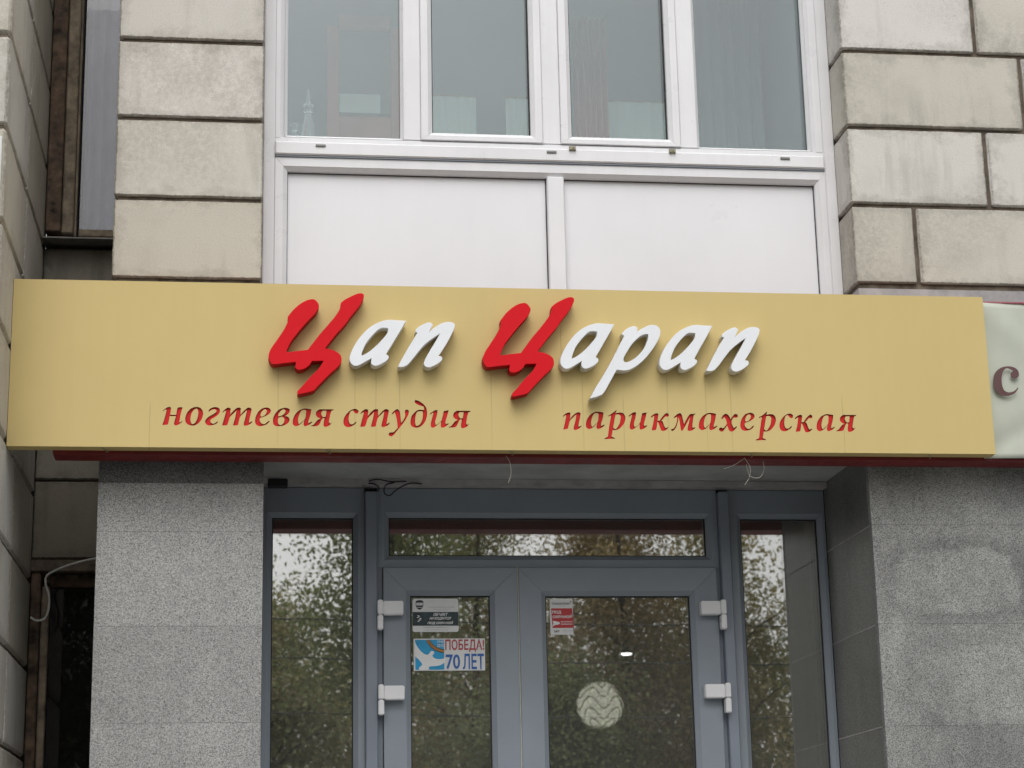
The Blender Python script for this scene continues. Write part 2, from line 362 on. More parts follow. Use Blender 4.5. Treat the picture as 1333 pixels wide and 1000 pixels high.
def gasket(x0, x1, z0, z1, y, parent, w=.004):
    bm = bmesh.new()
    add_box(bm, x0-.001, x0+w, y-.003, y+.003, z0-.001, z1+.001); add_box(bm, x1-w, x1+.001, y-.003, y+.003, z0-.001, z1+.001)
    add_box(bm, x0+w, x1-w, y-.0025, y+.0025, z1-w, z1+.001); add_box(bm, x0+w, x1-w, y-.0025, y+.0025, z0-.001, z0+w)
    put('gasket', bmp_(bm), M['rubber'], parent)
def poly_from(c, n=5, dx=0):
    """closed outline: smooth between corner points"""
    P = [Vector((a+dx, b, 0))*.001 for a, b, k in c]; K = [k for a, b, k in c]; L = len(P); out = []
    for i in range(L):
        p1, p2 = P[i], P[(i+1) % L]
        p0 = P[i-1] if not K[i] else p1*2-p2; p3 = P[(i+2) % L] if not K[(i+1) % L] else p2*2-p1
        for k in range(n):
            t = k/n; out.append(.5*((2*p1)+(p2-p0)*t+(2*p0-5*p1+4*p2-p3)*t*t+(3*p1-p0-3*p2+p3)*t**3))
    return out
def area2(p): return sum(p[i-1][0]*p[i][1]-p[i][0]*p[i-1][1] for i in range(len(p)))
def curve_mesh(polys, y_front, depth, bevel=0, offset=0):
    if offset: polys = [p if (area2(p) > 0) == (i == 0) else p[::-1] for i, p in enumerate(polys)]
    cu = bpy.data.curves.new('c', 'CURVE'); cu.dimensions = '2D'; cu.fill_mode = 'BOTH'; cu.extrude = depth/2
    cu.bevel_depth = bevel; cu.bevel_resolution = 1; cu.offset = offset
    for p in polys:
        s = cu.splines.new('POLY'); s.points.add(len(p)-1); s.use_cyclic_u = True
        for i, v in enumerate(p): s.points[i].co = (v[0], v[1], 0, 1)
    o = bpy.data.objects.new('c', cu); COL.objects.link(o)
    me = bpy.data.meshes.new_from_object(o.evaluated_get(bpy.context.evaluated_depsgraph_get()))
    bpy.data.objects.remove(o); bpy.data.curves.remove(cu)
    me.transform(Matrix(((1, 0, 0, 0), (0, 0, -1, y_front+depth/2), (0, 1, 0, 0), (0, 0, 0, 1)))); me.materials.clear()
    return me
def text_mesh(body, box_, y, depth=.0006, shear=0, bold=0, spacing=1):
    cu = bpy.data.curves.new('t', 'FONT'); cu.body = body; cu.size = 1; cu.shear = shear; cu.offset = bold; cu.space_character = spacing; cu.resolution_u = 3
    o = bpy.data.objects.new('t', cu); COL.objects.link(o)
    me = bpy.data.meshes.new_from_object(o.evaluated_get(bpy.context.evaluated_depsgraph_get()))
    bpy.data.objects.remove(o); bpy.data.curves.remove(cu); me.materials.clear()
    n = len(me.vertices); c = np.empty(n*3); me.vertices.foreach_get('co', c); c = c.reshape(-1, 3)
    mn, mx = c.min(0), c.max(0); x0, x1, z0, z1 = box_
    out = np.zeros_like(c); out[:, 0] = x0+(c[:, 0]-mn[0])/(mx[0]-mn[0])*(x1-x0); out[:, 2] = z0+(c[:, 1]-mn[1])/(mx[1]-mn[1])*(z1-z0); out[:, 1] = y
    me.vertices.foreach_set('co', out.ravel()); me.update()
    return me
def rrect(x0, x1, z0, z1, r, n=4):
    P = []
    for cx, cz, a in ((x1-r, z1-r, 0), (x0+r, z1-r, 90), (x0+r, z0+r, 180), (x1-r, z0+r, 270)):
        for k in range(n+1):
            q = math.radians(a+90*k/n); P.append((cx+r*math.cos(q), cz+r*math.sin(q)))
    return P
def lathe(prof_, cx, cy, n=20):
    vs = []; fs = []
    for r, z in prof_:
        for k in range(n): q = 2*math.pi*k/n; vs.append((cx+r*math.cos(q), cy+r*math.sin(q), z))
    for i in range(len(prof_)-1):
        for k in range(n): fs.append((i*n+k, i*n+(k+1) % n, (i+1)*n+(k+1) % n, (i+1)*n+k))
    fs.append(tuple(range(n))[::-1]); fs.append(tuple((len(prof_)-1)*n+k for k in range(n)))
    me = bpy.data.meshes.new('l'); me.from_pydata(vs, [], fs); return me
# ------------------------------------------------------------------ ground
box('ground', (-150, 150, -200, 80, -.6, -.12), M['grass'], kind='structure')
box('road', (-150, 150, -20, -13, -.119, -.10), M['asphalt'], kind='structure')
box('pavement', (-30, 30, -12.8, 3, -.12, 0), M['paving'], kind='structure')
box('kerb', (-30, 30, -13.0, -12.803, -.12, .02), M['kerb'], kind='structure')
st = thing('porch_steps', 'grey stone steps rising to the shop door', 'steps', (1.15, -1.2, 0))
for i in range(4): box('step', (-.2, 2.6, -.62-.32*(4-i), .3 if i == 3 else -.62-.32*(3-i)-.001, .001, .18*(i+1)), M['kerb'], st, .006)
# ------------------------------------------------------------------ stone walls
G = .017
def zs(z0, pitch, lo, hi):
    out = [z0]
    while out[-1] < hi: out.append(out[-1]+pitch)
    while out[0] > lo: out.insert(0, out[0]-pitch)
    return out
# pilaster left of the balcony
w = thing('stone_pilaster', 'pale stone pilaster of single blocks between the narrow window and the white balcony', 'pilaster', (-.24, -.3, 3.5))
Z = [3.47]+zs(3.788, .3095, 3.788, 7.6)
box('mortar_core', (-.49, .019, -.585, .10, 3.2, Z[-1]), M['mortar'], w)
for i in range(len(Z)-1): block((-.506, .026, -.60, .09, Z[i]+G/2, Z[i+1]-G/2), M['stone'], w)
# wall right of the balcony
w = thing('stone_wall', 'pale stone block wall right of the white balcony, above the grey banner', 'wall', (3.6, -.3, 3.5))
Z = zs(3.822, .3168, 3.822, 7.6)
XR = [[2.488, 3.3, 4.1, 5.2], [2.792, 3.6, 4.4, 5.2], [2.962, 3.8, 4.6, 5.2], [2.787, 3.5, 4.3, 5.2]]
box('mortar_core', (2.258, 5.18, -.585, -.05, 3.2, Z[-1]), M['mortar'], w)
for i in range(len(Z)-1):
    xs = [2.244-G/2]+XR[i % 4]
    for k in range(len(xs)-1):
        block((xs[k]+G/2, xs[k+1]-G/2, -.60, -.04 if k == 0 else -.45, Z[i]+G/2, Z[i+1]-G/2), M['stone_r'], w)
box('render_band', (2.25, 5.2, -.594, -.3, 3.70, 3.808), M['render'], w)
# projecting wing on the left
w = thing('wing_wall', 'projecting pale stone wall at the far left, seen at a steep angle', 'wall', (-1.6, -.5, 0))
Z = zs(3.812, .3315, .05, 7.8)
box('mortar_core', (-2.6, -.838, -1.128, .3, 0, Z[-1]), M['mortar'], w)
for i in range(len(Z)-1):
    a, b = Z[i]+.006, Z[i+1]-.006
    block((-1.25-.2*(i % 2), -.826, -1.14, -.5015, a, b), M['stone_w'], w, .011)
    block((-1.12, -.826, -.4985, .13, a, b), M['stone_w'], w, .009)
    xs = [-1.25-.2*(i % 2), -1.95-.2*(i % 2), -2.62]
    for k in (0, 1): block((xs[k+1]+.007, xs[k]-.007, -1.14, -.9, a, b), M['stone_w'], w)
# recess between wing and pilaster
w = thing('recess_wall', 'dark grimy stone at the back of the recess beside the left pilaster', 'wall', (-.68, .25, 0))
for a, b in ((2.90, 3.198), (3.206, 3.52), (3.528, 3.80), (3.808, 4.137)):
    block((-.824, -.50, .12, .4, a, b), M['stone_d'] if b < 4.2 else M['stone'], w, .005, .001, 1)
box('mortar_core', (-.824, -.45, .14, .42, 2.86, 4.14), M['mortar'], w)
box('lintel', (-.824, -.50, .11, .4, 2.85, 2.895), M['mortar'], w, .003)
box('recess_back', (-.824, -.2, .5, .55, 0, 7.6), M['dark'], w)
# narrow old windows in the recess
nw = thing('narrow_window', 'tall narrow old wooden window above the sign, violet curtain behind its glass', 'window', (-.68, .2, 4.17))
box('frame_board', (-.822, -.764, .105, .24, 4.205, 6.9), M['wood2'], nw, .004)
box('frame_board', (-.762, -.716, .13, .24, 4.205, 6.9), M['wood'], nw, .005)
box('sash_stile', (-.7155, -.708, .165, .22, 4.205, 6.9), M['wood'], nw, .003)
box('bottom_rail', (-.698, -.50, .165, .22, 4.205, 4.235), M['wood'], nw, .003)
box('pane', (-.698, -.48, .19, .194, 4.235, 6.9), M['g_old'], nw)
me = bpy.data.meshes.new('c'); vs = []; n = 40
for k in range(n):
    x = -.70+.24*k/(n-1); y = .32+.03*math.sin(k*.45)+.02*math.sin(k*.21+1)
    vs += [(x, y, 4.2), (x, y+.01*math.sin(k), 6.9)]
me.from_pydata(vs, [], [(2*k, 2*k+2, 2*k+3, 2*k+1) for k in range(n-1)])
put('curtain', me, M['cloth'], nw, True)
bm = bmesh.new(); vv = add_box(bm, -.824, -.502, .03, .25, 4.150, 4.20)
for v in vv:
    if v.co.y < .1: v.co.z = 4.150 if v.co.z < 4.18 else 4.156
    elif v.co.z < 4.18: v.co.z = 4.16
put('window_sill', bmp_(bm), M['tin'], nw)
nw = thing('narrow_window', 'tall narrow window with near-black glass below the sign, beside the white cable', 'window', (-.68, .2, 1.2))
box('frame_board', (-.822, -.786, .12, .24, 1.0, 2.848), M['wood2'], nw, .004)
box('frame_board', (-.784, -.756, .15, .24, 1.0, 2.80), M['wood'], nw, .004)
box('top_rail', (-.755, -.50, .155, .24, 2.80, 2.848), M['wood2'], nw, .004)
box('pane', (-.755, -.48, .19, .194, 1.0, 2.80), M['g_black'], nw)
box('window_sill', (-.824, -.50, .05, .25, .96, .999), M['tin'], nw, .003)
for z in (1.6, 2.2): box('glazing_bar', (-.755, -.50, .21, .23, z, z+.02), M['wood2'], nw)
# granite pillars either side of the door
def slabs(parent, x0, x1, zc, mats, yf=-.58, side=None, widths=None):
    for i in range(len(zc)-1):
        mt = mats[min(i, len(mats)-1)] if isinstance(mats, list) else mats
        xs = widths or [x0, x1]
        for a, b in zip(xs, xs[1:]):
            box('granite_slab', (a+.0002, b-.0002, yf, yf+.03, zc[i]+.0002, zc[i+1]-.0002), mt, parent, .0005)
        if side is not None:
            sx, yb, sm = side
            box('granite_slab', (min(sx, sx+.03 if sx > 1 else sx-.03), max(sx, sx+.03 if sx > 1 else sx-.03), yf+.0312, yb, zc[i]+.0012, zc[i+1]-.0012), sm, parent, .0012)
ZC = [0, .24, .57, .90, 1.23, 1.56, 1.89, 2.216, 2.546, 2.876, 3.048, 3.30]
w = thing('granite_pillar', 'speckled grey granite pillar left of the shop door', 'pillar', (-.24, -.3, 0))
box('granite_core', (-.50, .01, -.548, .4, 0, 3.30), M['kerb'], w)
slabs(w, -.531, .041, ZC[:10]+[3.048], M['granite'], -.58, (.0405, -.001, M['granite']))
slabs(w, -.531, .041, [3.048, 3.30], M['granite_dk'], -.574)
for i in range(len(ZC)-1): box('granite_slab', (-.531, -.501, -.5488, .11, ZC[i]+.001, ZC[i+1]-.001), M['granite'], w, .001)
ZR = [0, .37, .73, 1.10, 1.46, 1.82, 2.182, 2.546, 2.909, 3.22]
w = thing('granite_pillar', 'wide speckled grey granite pillar right of the shop door, with damp ring stains', 'pillar', (3.6, -.3, 0))
box('granite_core', (2.276, 5.2, -.548, .4, 0, 3.30), M['kerb'], w)
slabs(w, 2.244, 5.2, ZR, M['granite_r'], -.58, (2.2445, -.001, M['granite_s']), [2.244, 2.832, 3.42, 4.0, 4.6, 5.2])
bm = bmesh.new()
for z in ZR[1:-1]: add_box(bm, 2.2436, 2.246, -.545, -.002, z-.0022, z+.0022)
put('grout_line', bmp_(bm), M['render'], w)
# soffit and beam over the door
box('soffit', (.0415, 2.243, -.60, .3, 3.181, 3.30), M['soffit'], kind='structure')
bm = bmesh.new(); add_box(bm, .0415, 2.243, -.055, .02, 3.158, 3.1805)
for v in bm.verts: v.co.z += .004*noise.noise(v.co*20)
put('mortar_strip', bmp_(bm), M['render'], kind='structure')
box('beam', (-.50, 5.2, -.56, .3, 3.301, 3.50), M['render'], kind='structure')
box('upper_wall', (-2.6, 5.2, -.45, .3, 7.62, 10.5), M['stone_r'], kind='structure')
# ------------------------------------------------------------------ white balcony glazing
bgl = thing('balcony_glazing', 'white plastic balcony glazing with four panes over two blank panels', 'window', (1.13, -.43, 3.7))
YB = -.36
P = lambda w_, yf=-.43, yg=-.405, **k: (lambda s: prof(w_, yf, yg, YB, **k))
ZT = 5.62
box('corner_post', (.028, .070, -.432, -.30, 3.5, ZT), M['pvc'], bgl, .003)
box('corner_post', (2.200, 2.2425, -.432, -.30, 3.5, ZT), M['pvc'], bgl, .003)
# lower frame: outer members and centre mullion, blank panels
def side_w(t_, b_, l_, r_, yf=-.434, **k):
    d = dict(t=t_, b=b_, l=l_, r=r_); return lambda s: prof(d[s], yf, yf+.02, YB, **k)
ring(.0705, 2.1995, 3.5, 4.334, side_w(.052, .05, .047, .042), bgl, M['pvc'])
box('mullion', (1.103, 1.168, -.435, -.37, 3.55, 4.283), M['pvc'], bgl, .004)
for a, b in ((.1165, 1.1025), (1.1685, 2.158)):
    box('blank_panel', (a, b, -.400, -.375, 3.551, 4.2825), M['pvc_panel'], bgl)
    gasket(a, b, 3.55, 4.2825, -.402, bgl, .003)
# upper frame
box('sill_rail', (.0705, 2.196, -.448, -.36, 4.340, 4.392), M['pvc'], bgl, .005)
bm = bmesh.new(); add_box(bm, .072, 2.195, -.440, -.36, 4.334, 4.3395); put('drip_gap', bmp_(bm), M['grey'], bgl)
box('bottom_rail', (.0705, 2.1995, -.434, -.36, 4.3925, 4.411), M['pvc'], bgl, .002)
FX = [(.104, .556, 0), (.622, 1.090, 1), (1.161, 1.629, 1), (1.697, 2.153, 0)]
ring(.0705, 2.1995, 4.4115, ZT, side_w(.05, .004, .034, .047, -.43), bgl, M['pvc'])
for a, b in ((.556, .6215), (1.0905, 1.1605), (1.6295, 1.6965)):
    box('mullion', (a, b, -.430, -.36, 4.4155, ZT-.05), M['pvc'], bgl, .003)
for i, (a, b, s) in enumerate(FX):
    if s:
        ring(a, b, 4.4165, ZT-.051, lambda q: prof(.044 if q in 'lr' else .034, -.440, -.41, -.365), bgl, M['pvc'], ('sash_rail', 'sash_stile'))
        g = (a+.044, b-.044, 4.4505, ZT-.085)
    else:
        g = (a if i else .1045, b, 4.4155, ZT-.05)
    yg = -.402
    box('pane', (g[0], g[1], yg, yg+.02, g[2], g[3]), M['g_up'], bgl)
    gasket(g[0], g[1], g[2], g[3], yg-.004, bgl, .0045)
    if not s:
        ring(g[0], g[1], g[2], g[3], lambda q: [(0, -.408), (0, -.424), (.002, -.4265), (.010, -.416), (.012, -.413), (.012, -.408)], bgl, M['pvc'], ('bead', 'bead'))
for x in (.241, 1.121, 2.038): box('drain_cap', (x-.019, x+.019, -.4535, -.4475, 4.372, 4.381), M['kerb'], bgl, .0015)
for x in (1.202, 1.592):
    bm = bmesh.new(); add_box(bm, x-.013, x+.013, -.452, -.4475, 4.385, 4.402); add_box(bm, x-.011, x-.003, -.4615, -.4521, 4.386, 4.398); add_box(bm, x+.003, x+.011, -.4615, -.4521, 4.386, 4.398)
    put('bracket', bmp_(bm), M['brass'], bgl)
# loggia behind the glazing
lg = thing('loggia_room', None, None, (1.1, .4, 3.6), kind='structure')
box('loggia_wall', (.03, 2.24, .62, .66, 3.5, 7.6), M['room2'], lg)
box('loggia_floor', (.03, 2.24, -.35, .62, 3.49, 3.56), M['room'], lg)
box('loggia_ceiling', (.03, 2.24, -.43, .62, ZT, ZT+.15), M['room2'], lg)
box('parapet', (.03, 2.24, -.355, -.33, 3.56, 4.39), M['room'], lg)
box('inner_sill', (.03, 2.24, -.355, -.16, 4.391, 4.412), M['pvc'], lg)
box('spandrel', (.03, 2.24, -.43, -.3, ZT+.151, 7.62), M['stone_r'], lg)
box('loggia_side', (.0281, .032, -.3, .62, 3.56, ZT), M['room2'], lg)
box('loggia_side', (2.238, 2.242, -.3, .62, 3.56, ZT), M['room2'], lg)
iw = thing('inner_window', 'pinkish wooden inner window with a small mint pane, far left behind the balcony glass', 'window', (.43, .5, 3.6))
box('stile', (.300, .350, .48, .54, 3.57, 5.3), M['pink'], iw, .003); box('stile', (.575, .62, .48, .54, 3.57, 5.3), M['pink'], iw, .003)
box('rail', (.3505, .5745, .49, .53, 4.60, 4.885), M['pink'], iw, .003); box('rail', (.3505, .5745, .49, .53, 5.30, 5.36), M['pink'], iw, .003)
box('shadow_gap', (.3505, .5745, .50, .53, 4.8855, 4.905), M['dark'], iw); box('pane', (.354, .53, .505, .515, 4.908, 4.995), M['mint'], iw)
for lab, a, b in (('wide mint cloth screen low behind the second balcony pane', .745, .945), ('thin mint cloth screen at the right edge of the second balcony pane', 1.075, 1.20), ('mint cloth screen low behind the third balcony pane', 1.515, 1.80)):
    me = bpy.data.meshes.new('c'); vs = []; n = 24
    for k in range(n):
        x = a+(b-a)*k/(n-1); y = .5+.003*math.sin(k*1.1); vs += [(x, y, 4.3), (x, y, 4.994), (x, y+.006, 4.994), (x, y+.006, 4.3)]
    me.from_pydata(vs, [], [(4*k+j, 4*k+4+j, 4*k+4+(j+1) % 4, 4*k+(j+1) % 4) for k in range(n-1) for j in range(4)])
    t_ = thing('cloth_screen', lab, 'curtain', ((a+b)/2, .5, 4.3), 'mint screens behind the balcony glass'); put('cloth', me, M['mint'], t_)
    put('rod', tube_mesh([(a, .503, 4.998), (b, .503, 4.998)], .004), M['brass'], t_)
def drape(lab, a, b, z1, mat, grp, y0=.42):
    me = bpy.data.meshes.new('c'); vs = []; n = 40
    for k in range(n):
        x = a+(b-a)*k/(n-1); y = y0+.022*math.sin(k*.95)+.01*math.sin(k*.31); vs += [(x, y, 3.6), (x, y, z1), (x, y+.004, z1), (x, y+.004, 3.6)]
    me.from_pydata(vs, [], [(4*k+j, 4*k+4+j, 4*k+4+(j+1) % 4, 4*k+(j+1) % 4) for k in range(n-1) for j in range(4)])
    put('curtain', me, mat, None, True, lab, 'curtain', group=grp)
drape('pinkish curtain hanging at the left of the third balcony pane', 1.365, 1.51, 5.35, M['pink'], 'pinkish curtains in the balcony')
drape('narrow pinkish curtain fold behind the fourth balcony pane', 1.80, 1.86, 5.25, M['pink'], 'pinkish curtains in the balcony')
drape('grey blue curtain behind the fourth balcony pane', 1.862, 2.20, 5.5, M['room'], None)
# decanter and jar on the inner sill
z = 4.4125
put('decanter', lathe([(.001, z), (.034, z), (.036, z+.01), (.034, z+.05), (.026, z+.10), (.016, z+.145), (.012, z+.165), (.019, z+.172), (.019, z+.177), (.010, z+.18), (.021, z+.192), (.021, z+.202), (.008, z+.212), (.009, z+.22), (.004, z+.265), (.0005, z+.27)], .199, -.27, 12), M['crystal'], None, False, 'cut glass decanter with a pointed stopper behind the first balcony pane', 'decanter')
put('glass_jar', lathe([(.001, z), (.024, z), (.027, z+.02), (.028, z+.06), (.02, z+.075), (.022, z+.082), (.010, z+.09), (.018, z+.105), (.016, z+.12), (.0005, z+.126)], .147, -.27, 12), M['crystal'], None, False, 'small lidded glass jar left of the decanter', 'jar')
# ------------------------------------------------------------------ storefront
sf = thing('storefront_frame', 'grey plastic shopfront frame with side windows and a transom light around the doors', 'shopfront', (1.15, 0, .72))
def fr(x0, x1, z0, z1, wt, wb, wl, wr, yf, parent, mat, glass=None, nm=('rail', 'stile')):
    d = dict(t=wt, b=wb, l=wl, r=wr)
    ring(x0, x1, z0, z1, lambda s: prof(d[s], yf, yf+.03, yf+.07, lip=.018, drop=.014), parent, mat, nm)
    g = (x0+wl, x1-wr, z0+wb, z1-wt)
    box('pane', (g[0]-.003, g[1]+.003, yf+.032, yf+.050, g[2]-.003, g[3]+.003), glass or M['g_door'], parent)
    gasket(*g, yf+.0285, parent, .004)
    return g
fr(.044, .4295, .74, 3.155, .114, .10, .034, .0435, 0, sf, M['grey'])
fr(1.8515, 2.2435, .74, 3.155, .112, .10, .0525, .0305, 0, sf, M['grey'])
box('connector', (.430, .4755, -.032, .07, .74, 3.137), M['grey2'], sf, .004)
box('connector', (1.8095, 1.851, -.032, .07, .74, 3.143), M['grey2'], sf, .004)
fr(.476, 1.809, 2.845, 3.155, .112, .049, .046, .046, 0, sf, M['grey'])
box('jamb', (.476, .4955, .001, .07, .74, 2.8445), M['grey2'], sf); box('jamb', (1.794, 1.809, .001, .07, .74, 2.8445), M['grey2'], sf)
box('threshold', (.4965, 1.793, 0, .07, .721, .745), M['tin'], sf, .003)
def hinge(parent, x, z, sgn):
    """white surface hinge: leaf block plus a two piece barrel"""
    a, b = sorted((x, x+sgn*.021))
    box('hinge_barrel', (a, b, -.068, -.024, z-.001, z+.054), M['pvc'], parent, .0032)
    box('hinge_barrel', (a, b, -.066, -.024, z-.058, z-.0025), M['pvc'], parent, .0032)
    c, d = sorted((x+sgn*.0215, x+sgn*.097))
    box('hinge_plate', (c, d, -.062, -.0185, z-.002, z+.050), M['pvc'], parent, .0032)
    for q in (): put('cap', lathe([(.0005, 0), (.005, 0), (.004, .0015), (.0005, .002)], 0, 0, 8), M['render'], parent).matrix_basis = Matrix.Translation(Vector((x+sgn*q, -.0615, z+.024))-wloc(parent)) @ Matrix.Rotation(math.radians(90), 4, 'X')
dl = thing('door_leaf', 'narrow left leaf of the grey glazed shop door, carrying two notices', 'door', (.499, 0, .75))
fr(.498, 1.0115, .75, 2.844, .106, .16, .103, .1055, -.018, dl, M['grey'])
hinge(dl, .474, 2.660, 1); hinge(dl, .476, 2.343, 1)
dr = thing('door_leaf', 'wide right leaf of the grey glazed shop door, carrying a small red notice', 'door', (1.791, 0, .75))
fr(1.0165, 1.792, .75, 2.844, .108, .16, .1035, .108, -.018, dr, M['grey'])
hinge(dr, 1.813, 2.658, -1); hinge(dr, 1.815, 2.340, -1)
box('door_seal', (1.0118, 1.0162, -.012, .02, .76, 2.846), M['thread'], dr)
bm = bmesh.new(); add_box(bm, 1.06, 1.085, -.075, -.055, 1.55, 1.85); add_box(bm, 1.066, 1.079, -.055, -.018, 1.60, 1.62); add_box(bm, 1.066, 1.079, -.055, -.018, 1.78, 1.80)
put('door_handle', bmp_(bm), M['pvc'], dr)
# salon behind the doors
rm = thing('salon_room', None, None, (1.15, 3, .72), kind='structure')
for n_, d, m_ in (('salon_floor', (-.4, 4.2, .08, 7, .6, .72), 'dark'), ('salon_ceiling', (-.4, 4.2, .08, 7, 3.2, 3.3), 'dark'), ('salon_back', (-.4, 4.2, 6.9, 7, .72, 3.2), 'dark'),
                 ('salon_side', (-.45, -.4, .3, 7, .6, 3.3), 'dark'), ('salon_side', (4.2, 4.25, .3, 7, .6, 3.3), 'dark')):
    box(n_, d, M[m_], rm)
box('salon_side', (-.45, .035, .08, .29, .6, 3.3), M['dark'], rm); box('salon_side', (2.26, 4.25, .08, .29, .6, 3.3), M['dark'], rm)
pl = thing('pendant_lamp', 'round cream pendant lamp of wavy folded bands behind the right door leaf', 'lamp', (1.76, 2.5, 2.56))
R0 = .119; nb = 6
for i in range(-3, nb+4):
    vs = []; NU, NV = 120, 6
    for j in range(NV):
        tt = j/(NV-1)
        for k in range(NU):
            ph = 2*math.pi*k/NU
            wv = math.cos(5*(ph+math.pi/2)); wv = .62*wv+.10*abs(wv)
            th = (i+tt*1.12)/nb*math.pi*.92 + .34*wv*1.25
            th = max(.12, min(math.pi-.3, th))
            r = R0*(.885+.125*tt**1.3)
            vs.append((1.76+r*math.sin(th)*math.cos(ph), 2.5+r*math.sin(th)*math.sin(ph), 2.561+r*math.cos(th)))
    fs = [(j*NU+k, j*NU+(k+1) % NU, (j+1)*NU+(k+1) % NU, (j+1)*NU+k) for j in range(NV-1) for k in range(NU)]
    me = bpy.data.meshes.new('s'); me.from_pydata(vs, [], fs)
    put('shade_band', me, M['lampshade'], pl, True)
    fold_edge = [v_ for v_ in vs[-NU:]]+[vs[-NU]]
    if max(v_[2] for v_ in fold_edge)-min(v_[2] for v_ in fold_edge) > .02: put('fold_shadow_line', tube_mesh(fold_edge, .0021, 5), M['lip'], pl, True)  # dark tubes added along the band edges to draw their shade lines
bl = bpy.data.lights.new('bulb', 'POINT'); bl.energy = .8; bl.shadow_soft_size = .05; bl.color = (1, .98, .95)
bo_ = bpy.data.objects.new('bulb', bl); COL.objects.link(bo_); bo_.parent = pl; bo_.location = Vector((1.76, 2.5, 2.561))-wloc(pl)
put('cord', tube_mesh([(1.76, 2.5, 2.68), (1.76, 2.5, 3.199)], .003), M['blackwire'], pl)
put('ceiling_rose', lathe([(.001, 3.17), (.03, 3.172), (.045, 3.198), (.001, 3.199)], 1.76, 2.5), M['pvc'], pl)
cl = thing('ceiling_light', 'small bright white ceiling light seen through the right door leaf', 'light', (2.455, 5.36, 3.199))
put('housing', lathe([(.001, 3.150), (.042, 3.150), (.046, 3.16), (.046, 3.199), (.001, 3.199)], 2.42, 5.2, 20), M['pvc'], cl)
put('diffuser', lathe([(.001, 3.138), (.030, 3.139), (.036, 3.144), (.036, 3.1495), (.001, 3.1495)], 2.42, 5.2, 20), M['led'], cl)
# ------------------------------------------------------------------ notices on the doors
def flat(name, pts, y, mat, parent, depth=.0006):
    return put(name, curve_mesh([pts], y, depth), mat, parent)
def dashes(x0, x1, z, h, y, mat, parent, seed):
    rr = random.Random(seed); bm = bmesh.new(); x = x0
    while x < x1-.002:
        w_ = rr.uniform(.002, .0055); add_box(bm, x, min(x1, x+w_), y-.0003, y, z-h/2*rr.uniform(.6, 1), z+h/2*rr.uniform(.7, 1)); x += w_+rr.uniform(.0007, .0016)
    put('small_print', bmp_(bm), mat, parent)
YS = .0125
q = thing('security_notice', 'white and dark notice with a shield emblem, upper one on the left door leaf', 'notice', (.698, YS, 2.66))
flat('backing', rrect(.611, .786, 2.602, 2.729, .008), YS, M['plate'], q, .001)
flat('dark_band', rrect(.6115, .7855, 2.6255, 2.678, .0005), YS-.0008, M['p_dark'], q)
for b_, bx in (('ОБЪЕКТ', (.690, .746, 2.6625, 2.674)), ('НАХОДИТСЯ', (.675, .758, 2.6465, 2.6585)), ('ПОД ОХРАНОЙ', (.667, .766, 2.6295, 2.643))):
    put('lettering', text_mesh(b_, bx, YS-.0018, shear=.35, bold=.03), M['p_white'], q)
flat('emblem', [(.6235, 2.719), (.629, 2.722), (.638, 2.7235), (.647, 2.722), (.6525, 2.719), (.6525, 2.703), (.648, 2.692), (.638, 2.686), (.628, 2.692), (.6235, 2.703)], YS-.0008, M['p_black'], q)
flat('emblem_stripe', rrect(.6255, .6505, 2.703, 2.713, .001), YS-.0016, M['plate'], q)
flat('emblem_stripe', rrect(.629, .647, 2.6945, 2.6965, .0005), YS-.0016, M['plate'], q)
put('lettering', text_mesh('МРО', (.6285, .6475, 2.7055, 2.7105), YS-.0024), M['p_grey'], q)
rr = random.Random(4)
for i in range(7):
    cx, cz = .636+rr.uniform(-.006, .006), 2.664-.0036*i; a_ = rr.uniform(-.5, .5)
    flat('figure_mark', [(cx+math.cos(a_+t_)*s_, cz+math.sin(a_+t_)*s_*.5) for t_, s_ in ((0, .006), (1.5, .003), (3.1, .005), (4.6, .003))], YS-.0016, M['p_white'], q)
dashes(.670, .772, 2.6965, .0016, YS-.0008, M['p_grey'], q, 1); dashes(.690, .757, 2.6885, .0012, YS-.0008, M['p_grey'], q, 2); dashes(.700, .742, 2.683, .0011, YS-.0008, M['p_grey'], q, 8)
dashes(.651, .748, 2.6195, .002, YS-.0008, M['p_grey'], q, 3); dashes(.655, .745, 2.6095, .0012, YS-.0008, M['p_grey'], q, 5)
q = thing('victory_notice', 'white notice with a blue dove panel and red and blue lettering on the left leaf', 'notice', (.75, YS, 2.516))
SX = lambda x: .614+(x-28)*(.2705/845.)
SZ = lambda z_: 2.576-(z_-562)*(.1205/378.)
flat('backing', rrect(.614, .8855, 2.4555, 2.5765, .0012), YS, M['plate'], q, .001)
flat('blue_panel', [(SX(45), SZ(575)), (SX(388), SZ(573)), (SX(390), SZ(928)), (SX(48), SZ(930))], YS-.0008, M['p_cyan'], q)
dv = [(44, 592), (62, 640), (105, 700), (150, 740), (190, 753), (215, 735), (232, 711), (262, 711), (270, 735), (250, 760), (264, 785), (300, 802), (350, 804), (392, 796), (410, 794), (398, 838), (350, 872), (290, 886), (212, 893), (210, 931), (88, 931), (95, 900), (128, 868), (98, 820), (44, 768)]
put('dove', curve_mesh([poly_from([(SX(a_)*1000, SZ(b_)*1000, 1 if (a_ < 50 or b_ > 925) else 0) for a_, b_ in dv], 3)], YS-.0016, .0006), M['p_white'], q)
